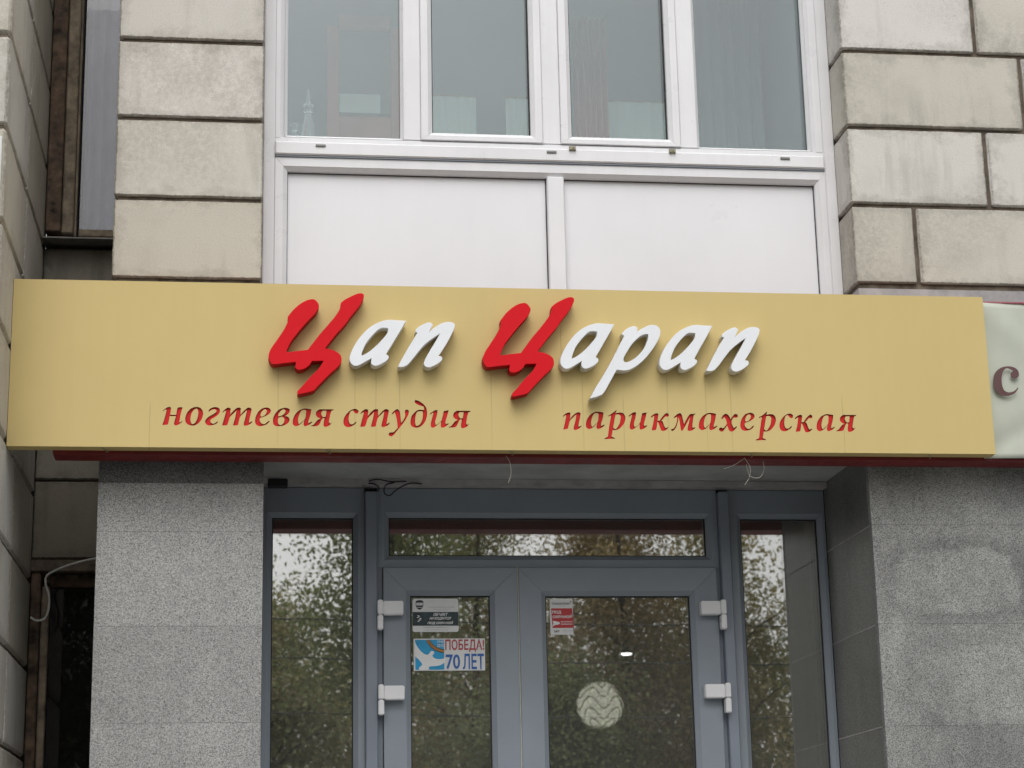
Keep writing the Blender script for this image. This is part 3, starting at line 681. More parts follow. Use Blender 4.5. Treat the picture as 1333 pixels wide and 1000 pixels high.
def band(off, w_, mat):
    cl_ = [(186, 574), (205, 610), (240, 655), (290, 690), (340, 708), (389, 718)]
    top = []; bot = []
    for i, (a_, b_) in enumerate(cl_):
        a0, b0 = cl_[max(0, i-1)]; a1, b1 = cl_[min(len(cl_)-1, i+1)]; l_ = math.hypot(a1-a0, b1-b0); nx, ny = (b1-b0)/l_, -(a1-a0)/l_
        o_ = off*(1-.45*i/5); top.append((SX(a_+nx*(o_+w_/2)), SZ(max(574, b_+ny*(o_+w_/2))))); bot.append((SX(a_+nx*(o_-w_/2)), SZ(max(574, b_+ny*(o_-w_/2)))))
    flat('ribbon_stripe', top+bot[::-1], YS-.0016-(.0008 if mat != M['p_black'] else 0), mat, q)
band(10, 44, M['p_black'])
for o_ in (-4, 10, 24): band(o_, 6, M['p_orange'])
put('lettering', text_mesh('1945', (SX(308), SX(383), SZ(612), SZ(583)), YS-.0016, bold=.01), M['p_white'], q)
put('lettering', text_mesh('2015', (SX(308), SX(383), SZ(662), SZ(624)), YS-.0016, bold=.01), M['p_white'], q)
put('lettering', text_mesh('ПОБЕДА!', (SX(404), SX(866), SZ(722), SZ(570)), YS-.0016, bold=.02, spacing=1.03), M['p_dred'], q, label='dark red lettering')
put('lettering', text_mesh('70', (SX(408), SX(578), SZ(924), SZ(748)), YS-.0016, bold=.02), M['p_blue'], q, label='blue numerals')
put('lettering', text_mesh('ЛЕТ', (SX(610), SX(862), SZ(926), SZ(742)), YS-.0016, bold=.02), M['p_blue'], q, label='blue lettering')
q = thing('guard_notice', 'small upright white and red notice in the corner of the right door leaf', 'notice', (1.183, YS, 2.66))
tilt = lambda x, z_: (1.1385+(x-165)*(.0885/495.)+(z_-165)*.000003, 2.728-(z_-165)*(.1385/780.))
flat('backing', [(x, z_) for x, z_ in rrect(1.139, 1.2275, 2.590, 2.728, .004)], YS, M['plate'], q, .001)
flat('red_panel', [tilt(190, 375), tilt(645, 375), tilt(665, 800), tilt(205, 800)], YS-.0008, M['p_red'], q)
def tb(x0, z1, x1, z0): a_ = tilt(x0, z1); b_ = tilt(x1, z0); return (a_[0], b_[0], b_[1], a_[1])
put('lettering', text_mesh('ГОЛЬФСТРИМ', tb(218, 250, 600, 300), YS-.0016, bold=.01), M['p_black'], q)
put('lettering', text_mesh('ПОД', tb(210, 425, 405, 500), YS-.0016, bold=.035), M['p_white'], q)
put('lettering', text_mesh('ОХРАНОЙ', tb(215, 515, 635, 588), YS-.0016, bold=.035), M['p_white'], q)
put('lettering', text_mesh('24/7', tb(232, 850, 350, 898), YS-.0016, bold=.02), M['p_black'], q)
flat('camera_mark', [tilt(*v) for v in ((215, 650), (260, 650), (360, 675), (365, 710), (330, 728), (260, 735), (205, 770), (205, 740), (230, 715))], YS-.0016, M['p_white'], q)
flat('corner_mark', [tilt(*v) for v in ((608, 220), (630, 220), (630, 246), (608, 246))], YS-.0016, M['p_black'], q)
for i, (a_, b_, z_) in enumerate(((390, 645, 668), (390, 650, 718))):
    bx = tb(a_, z_, b_, z_); dashes(bx[0], bx[1], bx[2], .004, YS-.0016, M['p_white'], q, 20+i)
for i, (a_, b_, z_) in enumerate(((415, 650, 856), (415, 650, 888), (320, 500, 325))):
    bx = tb(a_, z_, b_, z_); dashes(bx[0], bx[1], bx[2], .0012, YS-.0008, M['p_grey'], q, 30+i)
# ------------------------------------------------------------------ shop sign
GLYPH = {"n":[[[0.0,3258.3,1],[7.2,3265.5,0],[16.8,3272.1,0],[23.7,3273.2,0],[28.6,3270.4,1],[26.2,3245.3,1],[46.3,3245.5,1],[49.2,3265.9,1],[52.0,3271.5,0],[58.8,3272.2,0],[67.2,3273.3,1],[62.2,3250.8,0],[57.9,3224.3,0],[59.4,3219.2,0],[67.7,3224.4,1],[67.7,3221.3,1],[59.1,3213.7,0],[47.5,3207.9,0],[42.0,3209.5,0],[39.6,3216.0,0],[45.3,3240.8,1],[24.4,3240.6,1],[20.1,3213.7,1],[17.3,3210.7,0],[0.8,3208.5,1],[1.1,3212.5,1],[7.0,3231.9,0],[12.9,3258.4,0],[13.1,3263.5,1],[7.3,3262.4,0],[2.0,3256.6,1]]],"o":[[[0.0,3232.6,0],[4.0,3249.0,0],[12.5,3262.3,0],[25.0,3271.6,0],[38.7,3274.4,0],[50.5,3270.9,0],[58.9,3260.8,0],[60.4,3247.5,0],[56.1,3231.2,0],[46.6,3217.8,0],[34.1,3209.6,0],[22.4,3208.0,0],[8.6,3212.4,0],[1.6,3221.4,0]],[[38.8,3267.7,0],[43.9,3259.6,0],[43.2,3243.3,0],[39.6,3229.0,0],[33.9,3218.7,0],[25.2,3213.1,0],[19.2,3220.6,0],[17.9,3234.8,0],[21.5,3251.2,0],[29.1,3263.5,0]]],"g":[[[10.1,3259.0,1],[14.9,3267.2,0],[25.6,3273.0,0],[37.3,3274.0,0],[47.2,3269.6,0],[49.3,3260.4,0],[45.6,3250.1,0],[34.0,3239.8,0],[21.4,3231.5,0],[17.6,3225.4,0],[20.6,3218.3,0],[28.5,3215.3,0],[36.3,3219.4,0],[40.1,3223.6,1],[44.1,3222.0,1],[36.4,3214.4,0],[24.7,3210.2,0],[13.0,3209.0,0],[3.1,3214.0,0],[0.0,3222.1,0],[3.7,3232.4,0],[14.3,3241.6,0],[27.9,3250.0,0],[36.6,3257.2,0],[37.1,3263.3,0],[30.6,3266.3,0],[21.8,3264.6,0],[13.1,3258.0,1]]],"t":[[[0.0,3256.4,1],[4.8,3262.6,0],[12.6,3269.8,0],[20.4,3273.0,0],[28.3,3270.0,1],[26.7,3248.5,1],[36.3,3260.9,0],[48.0,3271.3,0],[55.8,3273.4,0],[62.7,3271.0,0],[62.2,3265.3,0],[62.1,3248.9,1],[73.7,3262.3,0],[83.4,3271.2,0],[91.3,3273.8,0],[99.2,3269.8,0],[98.4,3259.5,0],[92.8,3230.8,0],[92.0,3219.6,1],[101.3,3225.8,1],[102.8,3222.8,1],[94.0,3214.5,0],[81.3,3209.3,0],[74.4,3211.2,0],[73.9,3218.4,0],[78.0,3234.8,0],[82.6,3257.3,0],[83.1,3264.5,1],[73.8,3255.2,0],[62.1,3242.8,0],[57.4,3228.4,0],[54.7,3214.1,1],[50.8,3210.4,0],[37.0,3209.8,1],[38.0,3215.0,1],[44.5,3240.5,0],[48.1,3262.7,1],[38.4,3252.7,0],[26.8,3240.3,0],[22.1,3226.0,0],[18.3,3213.7,1],[13.5,3210.0,0],[0.2,3209.5,1],[0.7,3214.6,1],[6.2,3234.0,0],[11.8,3256.5,0],[11.1,3262.3,1],[2.0,3255.4,1]]],"e":[[[3.7,3245.4,0],[10.5,3258.8,0],[22.2,3270.2,0],[37.9,3274.9,0],[49.8,3271.5,0],[53.5,3262.3,0],[48.0,3252.0,0],[34.3,3243.7,0],[20.5,3238.4,1],[16.6,3235.3,0],[16.3,3227.1,0],[22.7,3218.0,0],[32.6,3216.0,0],[46.3,3227.4,1],[50.3,3225.8,1],[40.5,3215.1,0],[26.8,3209.8,0],[15.0,3208.3,0],[4.1,3213.7,0],[0.0,3224.9,0],[0.9,3236.2,0]],[[34.0,3268.3,0],[39.6,3263.2,0],[37.2,3252.9,0],[29.4,3244.6,0],[20.9,3241.9,1],[18.9,3247.6,0],[21.3,3256.8,0],[27.2,3265.1,0]]],"v":[[[0.0,3225.5,0],[1.8,3239.9,0],[9.6,3256.4,0],[22.3,3268.8,0],[38.1,3274.1,0],[51.0,3273.2,0],[57.6,3267.2,0],[55.1,3256.9,0],[47.3,3248.6,0],[41.3,3245.4,1],[51.3,3242.5,0],[57.3,3234.3,0],[54.4,3223.0,0],[42.6,3213.7,0],[26.8,3209.4,0],[11.0,3209.3,0],[2.1,3215.3,0]],[[36.2,3269.0,0],[43.2,3263.9,0],[38.3,3252.6,0],[28.5,3246.3,0],[18.6,3243.7,1],[19.5,3252.4,0],[26.4,3262.7,0]],[[32.5,3241.8,0],[39.5,3234.1,0],[37.6,3221.8,0],[28.8,3213.5,0],[20.8,3215.5,0],[17.2,3223.7,0],[18.3,3237.0,0],[22.6,3240.1,0]]],"a":[[[0.9,3232.4,0],[5.8,3246.8,0],[17.6,3262.3,0],[33.4,3271.3,0],[45.3,3272.9,0],[64.2,3270.0,1],[61.3,3251.5,0],[54.5,3228.8,0],[53.9,3220.6,1],[65.4,3226.5,1],[67.0,3223.8,1],[57.5,3215.5,0],[43.7,3209.7,0],[38.1,3213.3,0],[37.7,3220.5,0],[40.6,3232.8,1],[31.7,3221.4,0],[19.9,3212.1,0],[9.0,3209.5,0],[1.0,3216.0,0],[0.0,3224.2,0]],[[37.4,3267.7,0],[45.4,3265.7,0],[45.4,3253.4,0],[42.5,3236.9,0],[33.7,3226.6,0],[23.8,3218.3,0],[19.8,3221.3,0],[18.7,3234.6,0],[23.6,3253.1,0],[29.5,3263.5,0]]],"q":[[[29.5,3270.8,1],[77.4,3270.9,1],[77.4,3267.8,1],[70.4,3265.0,1],[66.4,3252.2,0],[61.5,3225.5,1],[66.5,3219.4,1],[70.5,3224.5,1],[71.1,3221.5,1],[61.6,3212.1,0],[49.6,3207.9,0],[43.7,3211.9,0],[43.6,3221.2,0],[46.6,3238.7,1],[40.6,3239.2,1],[35.7,3231.4,0],[28.8,3216.9,0],[19.8,3210.7,0],[0.0,3210.1,1],[1.0,3212.1,1],[9.9,3216.7,0],[21.7,3231.2,0],[31.7,3237.9,1],[21.7,3242.5,0],[16.7,3251.7,0],[19.6,3263.0,0]],[[39.5,3265.3,1],[53.5,3265.5,1],[50.5,3244.9,1],[42.6,3242.7,0],[36.6,3249.9,0],[35.2,3258.1,0]]],"s":[[[0.0,3230.1,0],[4.0,3244.5,0],[15.0,3260.1,0],[28.9,3270.6,0],[42.9,3273.4,0],[51.9,3266.7,0],[49.9,3258.4,0],[44.9,3256.3,1],[38.9,3259.3,0],[33.3,3267.1,1],[25.9,3265.4,0],[20.9,3255.0,0],[17.9,3238.5,0],[19.9,3225.2,0],[23.9,3218.4,1],[32.9,3219.1,0],[42.9,3227.4,1],[45.9,3225.4,1],[36.9,3216.1,0],[22.9,3208.7,0],[11.0,3208.6,0],[2.0,3215.7,0]]],"u":[[[11.0,3255.6,1],[12.0,3259.7,0],[21.1,3269.1,0],[29.2,3273.8,0],[36.2,3270.3,0],[40.1,3256.9,0],[42.4,3234.2,0],[43.9,3224.9,1],[54.1,3240.5,0],[57.8,3253.0,0],[56.3,3267.4,0],[62.4,3272.7,0],[69.4,3269.7,0],[69.3,3257.2,0],[60.1,3238.5,0],[45.9,3217.8,0],[27.7,3194.9,0],[15.6,3180.4,0],[7.5,3176.2,0],[0.6,3180.3,0],[0.0,3187.5,0],[7.6,3190.6,0],[16.6,3191.7,0],[30.8,3206.3,1],[29.9,3223.8,0],[26.0,3246.4,0],[21.1,3262.9,1],[13.0,3254.6,1]]],"d":[[[14.7,3306.2,1],[18.7,3307.7,0],[31.8,3303.3,0],[45.9,3293.1,0],[54.8,3280.7,0],[58.3,3264.2,0],[57.1,3247.6,0],[51.3,3231.0,0],[41.1,3217.4,0],[27.0,3209.0,0],[12.9,3208.9,0],[1.9,3216.0,0],[0.0,3232.5,0],[4.2,3249.1,0],[13.3,3261.6,0],[27.5,3272.1,0],[47.7,3272.3,1],[46.8,3283.7,1],[37.7,3286.7,0],[23.7,3291.8,0],[16.6,3297.9,0]],[[29.5,3266.9,0],[42.6,3267.1,1],[43.5,3253.6,0],[40.3,3235.0,0],[33.1,3221.5,0],[23.0,3214.6,0],[17.0,3220.3,0],[16.1,3234.7,0],[18.3,3251.3,0],[22.4,3262.7,0]]],"i":[[[0.0,3257.0,1],[2.1,3260.6,0],[14.3,3269.6,0],[22.4,3272.4,0],[27.4,3270.4,1],[24.2,3252.1,0],[18.3,3231.3,0],[19.8,3217.9,1],[31.9,3225.3,0],[41.1,3235.7,1],[47.5,3262.7,0],[48.6,3268.9,1],[65.9,3272.2,1],[60.6,3252.5,0],[54.2,3229.6,0],[56.5,3221.8,1],[64.3,3225.6,1],[65.2,3222.5,1],[54.0,3213.1,0],[43.9,3209.3,0],[38.2,3211.9,0],[38.4,3229.5,1],[23.8,3216.9,0],[13.6,3209.6,0],[5.6,3209.5,0],[2.6,3216.7,0],[3.7,3229.1,0],[11.1,3256.1,0],[11.2,3263.3,1],[3.0,3256.0,1]]],"p":[[[0.0,3254.4,1],[9.5,3263.9,0],[19.9,3268.6,0],[28.1,3267.9,1],[25.8,3245.3,1],[36.1,3257.9,0],[50.8,3268.6,0],[61.1,3269.1,0],[64.0,3263.5,0],[60.4,3245.7,0],[55.6,3224.7,0],[55.4,3217.4,1],[65.8,3221.7,1],[66.8,3219.6,1],[56.2,3210.1,0],[44.8,3205.4,0],[38.3,3207.9,0],[38.5,3216.2,0],[44.8,3239.2,0],[48.5,3261.2,1],[35.8,3249.6,0],[25.6,3239.0,0],[21.1,3224.4,0],[17.2,3209.8,1],[1.7,3205.9,1],[1.8,3209.6,1],[7.6,3232.6,0],[11.6,3251.4,0],[11.9,3259.8,1],[2.0,3252.8,1]]],"r":[[[16.1,3255.1,1],[16.6,3258.2,1],[28.9,3265.7,0],[46.9,3279.5,1],[47.4,3276.4,1],[43.4,3267.9,1],[58.0,3270.6,0],[70.3,3268.2,0],[77.2,3257.8,0],[77.4,3245.2,0],[71.0,3228.4,0],[58.1,3213.7,0],[45.5,3207.3,0],[31.0,3206.1,1],[28.4,3192.5,0],[26.1,3183.1,1],[37.8,3177.6,1],[37.8,3175.5,1],[0.0,3173.5,1],[1.1,3176.6,1],[11.6,3181.9,0],[13.9,3188.2,0],[17.8,3213.3,0],[22.8,3238.4,0],[26.4,3255.2,0],[25.5,3259.4,1]],[[43.2,3262.1,1],[53.6,3263.4,0],[60.6,3257.6,0],[60.2,3245.1,0],[55.5,3228.3,0],[45.7,3213.5,0],[39.4,3210.3,0],[32.9,3215.5,1],[37.1,3234.4,0],[40.4,3251.1,0]]],"k":[[[0.0,3254.6,1],[1.2,3257.8,0],[10.8,3265.7,0],[21.4,3269.6,0],[27.9,3266.5,1],[23.4,3242.3,1],[30.7,3242.4,1],[43.8,3259.3,0],[52.5,3267.8,0],[58.9,3270.4,0],[64.5,3265.8,0],[63.6,3259.5,0],[58.3,3256.3,0],[52.1,3257.3,0],[38.0,3242.9,1],[42.9,3236.2,0],[48.5,3219.5,0],[52.4,3215.3,1],[60.9,3219.6,1],[61.9,3217.1,1],[52.1,3208.0,0],[41.6,3205.1,0],[35.1,3207.8,0],[29.9,3223.5,0],[25.3,3237.1,1],[22.2,3237.0,1],[20.7,3225.5,0],[16.9,3208.7,1],[1.2,3206.0,1],[1.3,3209.6,1],[7.4,3231.6,0],[12.1,3256.9,0],[11.0,3259.4,1],[2.0,3253.0,1]]],"m":[[[12.9,3253.4,1],[14.5,3256.6,0],[24.2,3265.7,0],[34.9,3270.5,0],[41.4,3265.9,0],[44.5,3251.6,0],[48.8,3230.6,1],[61.3,3253.9,0],[70.1,3265.6,0],[76.6,3268.8,1],[84.9,3267.9,0],[90.2,3271.1,1],[91.1,3266.4,1],[84.5,3260.5,0],[80.4,3237.3,0],[78.2,3220.4,1],[81.6,3217.9,0],[88.6,3220.5,1],[88.9,3217.4,1],[78.1,3208.9,0],[68.6,3206.1,0],[61.0,3208.7,0],[61.8,3218.2,0],[66.8,3237.1,0],[71.4,3256.1,1],[58.3,3232.8,0],[43.7,3208.5,1],[38.3,3205.8,1],[35.7,3215.8,0],[33.4,3236.8,0],[30.5,3255.3,1],[26.1,3236.7,0],[20.2,3219.9,0],[12.5,3209.3,0],[5.0,3205.4,0],[0.0,3209.2,1],[3.3,3212.3,0],[9.5,3213.5,0],[18.4,3226.1,0],[24.5,3247.2,0],[23.9,3257.7,1],[15.3,3252.4,1]]],"x":[[[10.3,3251.0,1],[11.7,3257.3,0],[19.4,3266.3,0],[28.0,3270.2,0],[36.2,3265.0,0],[43.8,3250.3,1],[52.9,3263.1,0],[61.6,3270.1,0],[69.9,3266.4,0],[69.5,3259.0,0],[63.0,3255.3,0],[55.7,3256.7,0],[46.7,3245.0,1],[47.1,3232.4,0],[53.8,3217.7,1],[64.0,3225.2,1],[65.0,3221.0,1],[54.4,3209.3,0],[45.8,3205.0,0],[36.6,3209.1,0],[30.1,3227.0,1],[20.0,3213.2,0],[13.4,3205.7,0],[6.0,3205.0,0],[0.0,3210.9,0],[2.4,3218.3,0],[8.8,3219.4,0],[16.0,3217.3,0],[29.4,3233.3,1],[26.9,3246.9,0],[21.1,3257.4,1],[12.4,3250.0,1]]],"C":[[[64.9,3586.8,1],[87.8,3616.4,0],[119.6,3642.2,0],[151.5,3652.0,0],[167.6,3638.9,0],[170.8,3624.2,0],[159.7,3603.1,0],[131.9,3571.2,0],[104.3,3537.4,0],[76.7,3499.6,0],[60.3,3464.1,1],[63.1,3457.9,1],[92.8,3462.5,0],[134.5,3468.1,1],[172.0,3519.8,0],[219.8,3579.0,0],[243.7,3615.1,0],[248.5,3640.4,1],[267.8,3655.5,0],[308.0,3675.2,0],[326.2,3673.4,0],[326.1,3658.7,0],[312.0,3631.0,0],[283.8,3594.8,0],[263.8,3565.1,0],[231.8,3527.0,0],[192.1,3474.4,1],[220.0,3468.6,0],[243.9,3454.4,0],[249.9,3435.9,0],[244.0,3417.2,0],[212.2,3385.7,0],[180.6,3352.4,0],[155.0,3323.3,1],[133.3,3316.9,0],[101.7,3309.5,1],[100.9,3320.6,0],[117.3,3339.2,0],[144.8,3372.5,0],[172.5,3401.7,0],[190.2,3430.9,1],[148.5,3429.4,1],[138.7,3413.6,0],[120.9,3401.0,0],[101.2,3397.4,0],[91.2,3404.7,1],[95.1,3425.4,1],[53.5,3420.6,0],[18.0,3416.0,0],[6.1,3424.1,0],[0.0,3444.6,0],[7.7,3469.5,0],[29.1,3503.0,0],[52.6,3540.7,0],[66.2,3570.1,1]]],"A":[[[0.0,3437.9,0],[8.0,3467.9,0],[30.4,3508.3,0],[65.8,3548.9,0],[101.2,3571.3,0],[133.5,3580.9,0],[165.7,3579.8,0],[195.4,3578.6,1],[178.4,3547.5,0],[152.4,3503.5,0],[124.8,3456.4,1],[134.4,3449.9,0],[131.2,3438.2,0],[113.5,3424.7,0],[91.0,3415.4,0],[76.6,3420.8,0],[75.1,3435.7,1],[77.7,3444.1,1],[52.7,3428.8,0],[27.1,3415.1,0],[9.6,3418.2,0]],[[134.9,3551.8,1],[131.6,3533.3,0],[113.8,3509.6,0],[84.8,3479.1,0],[59.1,3458.7,0],[40.6,3449.2,1],[41.6,3461.8,0],[56.0,3495.3,0],[78.6,3525.7,0],[101.1,3547.8,0],[117.2,3553.1,0]]],"P":[[[61.5,3539.9,1],[63.2,3548.3,1],[77.8,3560.4,0],[107.1,3574.3,0],[121.6,3567.8,1],[106.7,3535.6,1],[129.6,3556.2,0],[159.0,3573.5,0],[185.0,3576.6,0],[199.5,3567.5,0],[191.0,3540.4,0],[167.7,3496.4,0],[139.7,3452.5,1],[151.0,3451.0,0],[152.5,3439.3,0],[134.6,3424.0,0],[108.7,3412.0,0],[92.6,3418.4,0],[92.8,3435.1,0],[112.5,3472.1,0],[132.3,3505.9,0],[150.4,3538.0,1],[122.7,3519.1,0],[93.4,3495.2,0],[70.5,3468.1,0],[44.5,3434.4,0],[28.3,3417.5,0],[12.2,3412.3,0],[0.0,3413.1,1],[12.4,3437.3,0],[38.4,3484.3,0],[69.5,3536.7,1]]],"R":[[[120.7,3544.4,1],[138.5,3562.2,0],[163.8,3572.9,0],[176.8,3567.7,1],[175.5,3551.7,1],[197.9,3566.4,0],[226.5,3578.1,0],[248.3,3575.3,0],[259.5,3557.8,0],[252.7,3529.0,0],[229.3,3490.3,0],[199.9,3455.0,0],[167.8,3427.6,0],[133.1,3411.3,0],[97.5,3413.0,1],[86.0,3393.3,0],[66.3,3358.4,0],[46.8,3326.8,0],[27.9,3315.6,0],[0.0,3307.4,1],[22.8,3348.4,0],[55.3,3399.2,0],[91.5,3462.9,0],[129.8,3536.6,1]],[[217.4,3544.4,1],[213.4,3522.0,0],[198.2,3489.9,0],[168.9,3457.7,0],[137.2,3439.8,0],[123.4,3442.8,1],[123.9,3457.0,0],[138.8,3482.6,0],[158.5,3511.5,0],[184.3,3535.8,0],[203.4,3544.8,0]]],"S":[[[0.0,3410.6,0],[8.7,3443.5,0],[36.3,3465.8,0],[69.8,3469.9,0],[94.6,3459.3,0],[100.0,3437.5,0],[87.9,3424.9,0],[71.9,3427.6,0],[68.8,3442.1,0],[79.4,3454.0,1],[54.4,3462.4,0],[36.6,3443.9,0],[31.6,3411.0,0],[36.4,3382.0,0],[53.8,3371.3,0],[76.3,3376.7,0],[90.7,3389.9,1],[93.3,3386.3,1],[75.4,3366.5,0],[45.2,3357.4,0],[16.7,3365.8,0],[2.2,3385.2,0]]]}
SMALL_ROW = [('n', -307), ('o', -230), ('g', -162), ('t', -104), ('e', 8), ('v', 69), ('a', 137), ('q', 200), ('s', 312), ('t', 370), ('u', 469), ('d', 545), ('i', 613), ('q', 678), ('p', 1082), ('a', 1164), ('r', 1228), ('i', 1318), ('k', 1398), ('m', 1468), ('a', 1570), ('x', 1643), ('e', 1721), ('r', 1774), ('s', 1864), ('k', 1922), ('a', 2000), ('q', 2071)]
BIG_ROW = [('C', 52), ('A', 331), ('P', 499), ('C', 797), ('A', 1071), ('R', 1173), ('A', 1426), ('P', 1595)]
BANNER_X = 2688

sg = thing('shop_sign', 'long yellow shop sign with raised red and white script letters over cut-out red lettering', 'sign', (.92, -.70, 3.13))
YF = -.78; X0, X1, Z0, Z1 = -.8245, 2.659, 3.131, 3.7235
SM = [(k, [poly_from(c, 4, x) for c in GLYPH[k]]) for k, x in SMALL_ROW]
outer = [Vector((X0, Z0)), Vector((X1, Z0)), Vector((X1, Z1)), Vector((X0, Z1))]
me = curve_mesh([outer]+[p for k, ps in SM for p in ps], YF, .005)
o = put('face_panel', me, [M['yellow'], M['core']], sg)
c_ = o.location
for pg in me.polygons:
    w_ = pg.center
    inner = abs(w_.x) < (X1-X0)/2-.002 and abs(w_.z) < (Z1-Z0)/2-.002
    pg.material_index = 1 if abs(pg.normal.y) < .5 and inner else 0
# folded returns of the panel
box('top_return', (X0, X1, YF+.0088, -.722, Z1-.004, Z1), M['yellow'], sg); box('bottom_return', (X0, X1, YF+.0088, -.722, Z0, Z0+.004), M['yellow'], sg)
box('end_return', (X0, X0+.004, YF+.0088, -.722, Z0+.0045, Z1-.0045), M['yellow'], sg); box('end_return', (X1-.004, X1, YF+.0088, -.722, Z0+.0045, Z1-.0045), M['yellow'], sg)
for k, ps in SM:
    # a slanted piece of red acrylic behind each cut-out
    LI = SM.index((k, ps)); q0 = min(p.x-.24*(p.y-3.21) for p in ps[0])-.003; q1 = max(p.x-.24*(p.y-3.21) for p in ps[0])+.003
    a_, b_ = min(p.y for p in ps[0])-.003, max(p.y for p in ps[0])+.003; yy = YF+.0054+.0016*(LI % 2)
    vs = [(q+.24*(z_-3.21), y_, z_) for y_ in (yy, yy+.0014) for q, z_ in ((q0, a_), (q1, a_), (q1, b_), (q0, b_))]
    me = bpy.data.meshes.new('l'); me.from_pydata(vs, [], [(0, 1, 2, 3), (7, 6, 5, 4), (0, 4, 5, 1), (1, 5, 6, 2), (2, 6, 7, 3), (3, 7, 4, 0)])
    put('cut_letter', me, M['redinlay'], sg)
for k, x in BIG_ROW:
    me = curve_mesh([poly_from(c, 6, x) for c in GLYPH[k]], -.8345, .047, bevel=.0008)
    red = k == 'C'
    ob = put('letter', me, [M['red'], M['redside']] if red else [M['white'], M['whiteside']], sg, label='raised red script letter' if red else 'raised white script letter')
    for pg in me.polygons: pg.material_index = 0 if pg.normal.y < -.6 else 1
    xs = [p.x for p in poly_from(GLYPH[k][0], 2, x)]; zs_ = [p.y for p in poly_from(GLYPH[k][0], 2, x)]
box('red_frame', (-.678, 2.90, -.716, -.604, 3.120, 3.150), M['redframe'], sg, .002)
box('back_frame', (-.66, 2.655, -.72, -.604, 3.1505, 3.70), M['redframe'], sg)
for x in (-.50, .26, .90, 1.76, 2.42):
    put('cable_tie', tube_mesh(smoothpts([(x-.012, -.782, 3.130), (x, -.76, 3.126), (x+.012, -.73, 3.128), (x+.004, -.742, 3.121)]), .0016, 5), M['brass'], sg)
# threads hanging under the sign
for lab, pts in (('single pale thread hanging under the middle of the sign', [(.885, -.72, 3.124), (.90, -.715, 3.10), (.903, -.71, 3.06), (.893, -.705, 3.03)]),
                 ('long curled pale thread under the right half of the sign', [(1.745, -.72, 3.124), (1.765, -.715, 3.09), (1.762, -.71, 3.055), (1.745, -.705, 3.028)]),
                 ('looping pale thread right of the curled one under the sign', [(1.75, -.72, 3.10), (1.765, -.71, 3.06), (1.80, -.705, 3.055), (1.82, -.70, 3.085), (1.818, -.70, 3.115)]),
                 ('pale thread end pointing left under the right half of the sign', [(1.745, -.72, 3.122), (1.71, -.71, 3.10), (1.67, -.705, 3.085)])):
    put('thread', tube_mesh(smoothpts(pts), .0011, 5), M['thread'], None, True, lab, 'thread', group='threads under the sign')
# banner at the right
bn = thing('banner', 'pale green grey cloth banner right of the yellow sign, a brown letter on it', 'banner', (3.7, -.70, 3.13))
nx, nz = 60, 30; vs = []
for j in range(nz+1):
    for i in range(nx+1):
        x = 2.64+2.4*i/nx; z = 3.128+.588*j/nz; u = x-2.66; v = z-3.14
        y = -.722+.006*math.sin(5*x+3*z) + .014*math.exp(-((v-.02-u*.55)/.035)**2)*math.exp(-u*2.5) - .012*math.exp(-((v-.56+u*.8)/.05)**2)*math.exp(-u*3)
        vs.append((x, y, z))
fs = [(j*(nx+1)+i, j*(nx+1)+i+1, (j+1)*(nx+1)+i+1, (j+1)*(nx+1)+i) for j in range(nz) for i in range(nx)]
me = bpy.data.meshes.new('b'); me.from_pydata(vs, [], fs)
bo = put('cloth', me, M['banner'], bn, True); md = bo.modifiers.new('s', 'SOLIDIFY'); md.thickness = .002; md.offset = 1
box('top_rail', (2.662, 5.04, -.728, -.712, 3.716, 3.724), M['pink_edge'], bn, .002)
box('eyelet', (2.668, 2.680, -.732, -.728, 3.706, 3.714), M['tin'], bn, .001)
put('letter', curve_mesh([poly_from(c, 5, BANNER_X) for c in GLYPH['S']], -.7445, .001), M['bantext'], bn)
# address plate on the wing
ap = thing('address_plate', 'white and blue house sign on the far left wall', 'sign', (-1.1, -1.145, 4.01))
box('plate', (-1.36, -.838, -1.149, -1.141, 3.925, 4.105), M['plate'], ap, .002)
box('blue_field', (-1.355, -.842, -1.151, -1.1492, 3.93, 4.005), M['p_blue'], ap)
# cable in the recess and wires over the door
put('cable', tube_mesh(smoothpts([(-.50, .04, 2.893), (-.579, .03, 2.885), (-.673, .02, 2.859), (-.745, .0, 2.822), (-.757, 0, 2.79), (-.742, 0, 2.74), (-.742, 0, 2.69), (-.755, 0, 2.655), (-.785, 0, 2.648), (-.806, 0, 2.66)], 8), .0045, 6), M['cable'], None, True, 'loose white cable hanging in the dark recess left of the granite pillar', 'cable')
for lab, pts in (('black wire looping down under the soffit above the door frame', [(.44, -.05, 3.170), (.475, -.08, 3.172), (.53, -.07, 3.165), (.60, -.05, 3.172), (.655, -.05, 3.166)]),
                 ('black wire loop hanging lowest over the left door post', [(.655, -.05, 3.160), (.60, -.07, 3.160), (.55, -.08, 3.135), (.52, -.08, 3.11), (.50, -.08, 3.12), (.505, -.07, 3.15), (.54, -.06, 3.165)]),
                 ('short black wire beside the top of the left door post', [(.42, -.04, 3.158), (.455, -.06, 3.16), (.48, -.06, 3.145), (.475, -.05, 3.13)])):
    put('wire', tube_mesh(smoothpts(pts), .0028, 5), M['blackwire'], None, True, lab, 'wire', group='black wires over the door')
box('junction_box', (.060, .135, -.06, -.02, 3.146, 3.178), M['rubber'], None, .004, label='small black junction box at the left end of the soffit', cat='junction box')
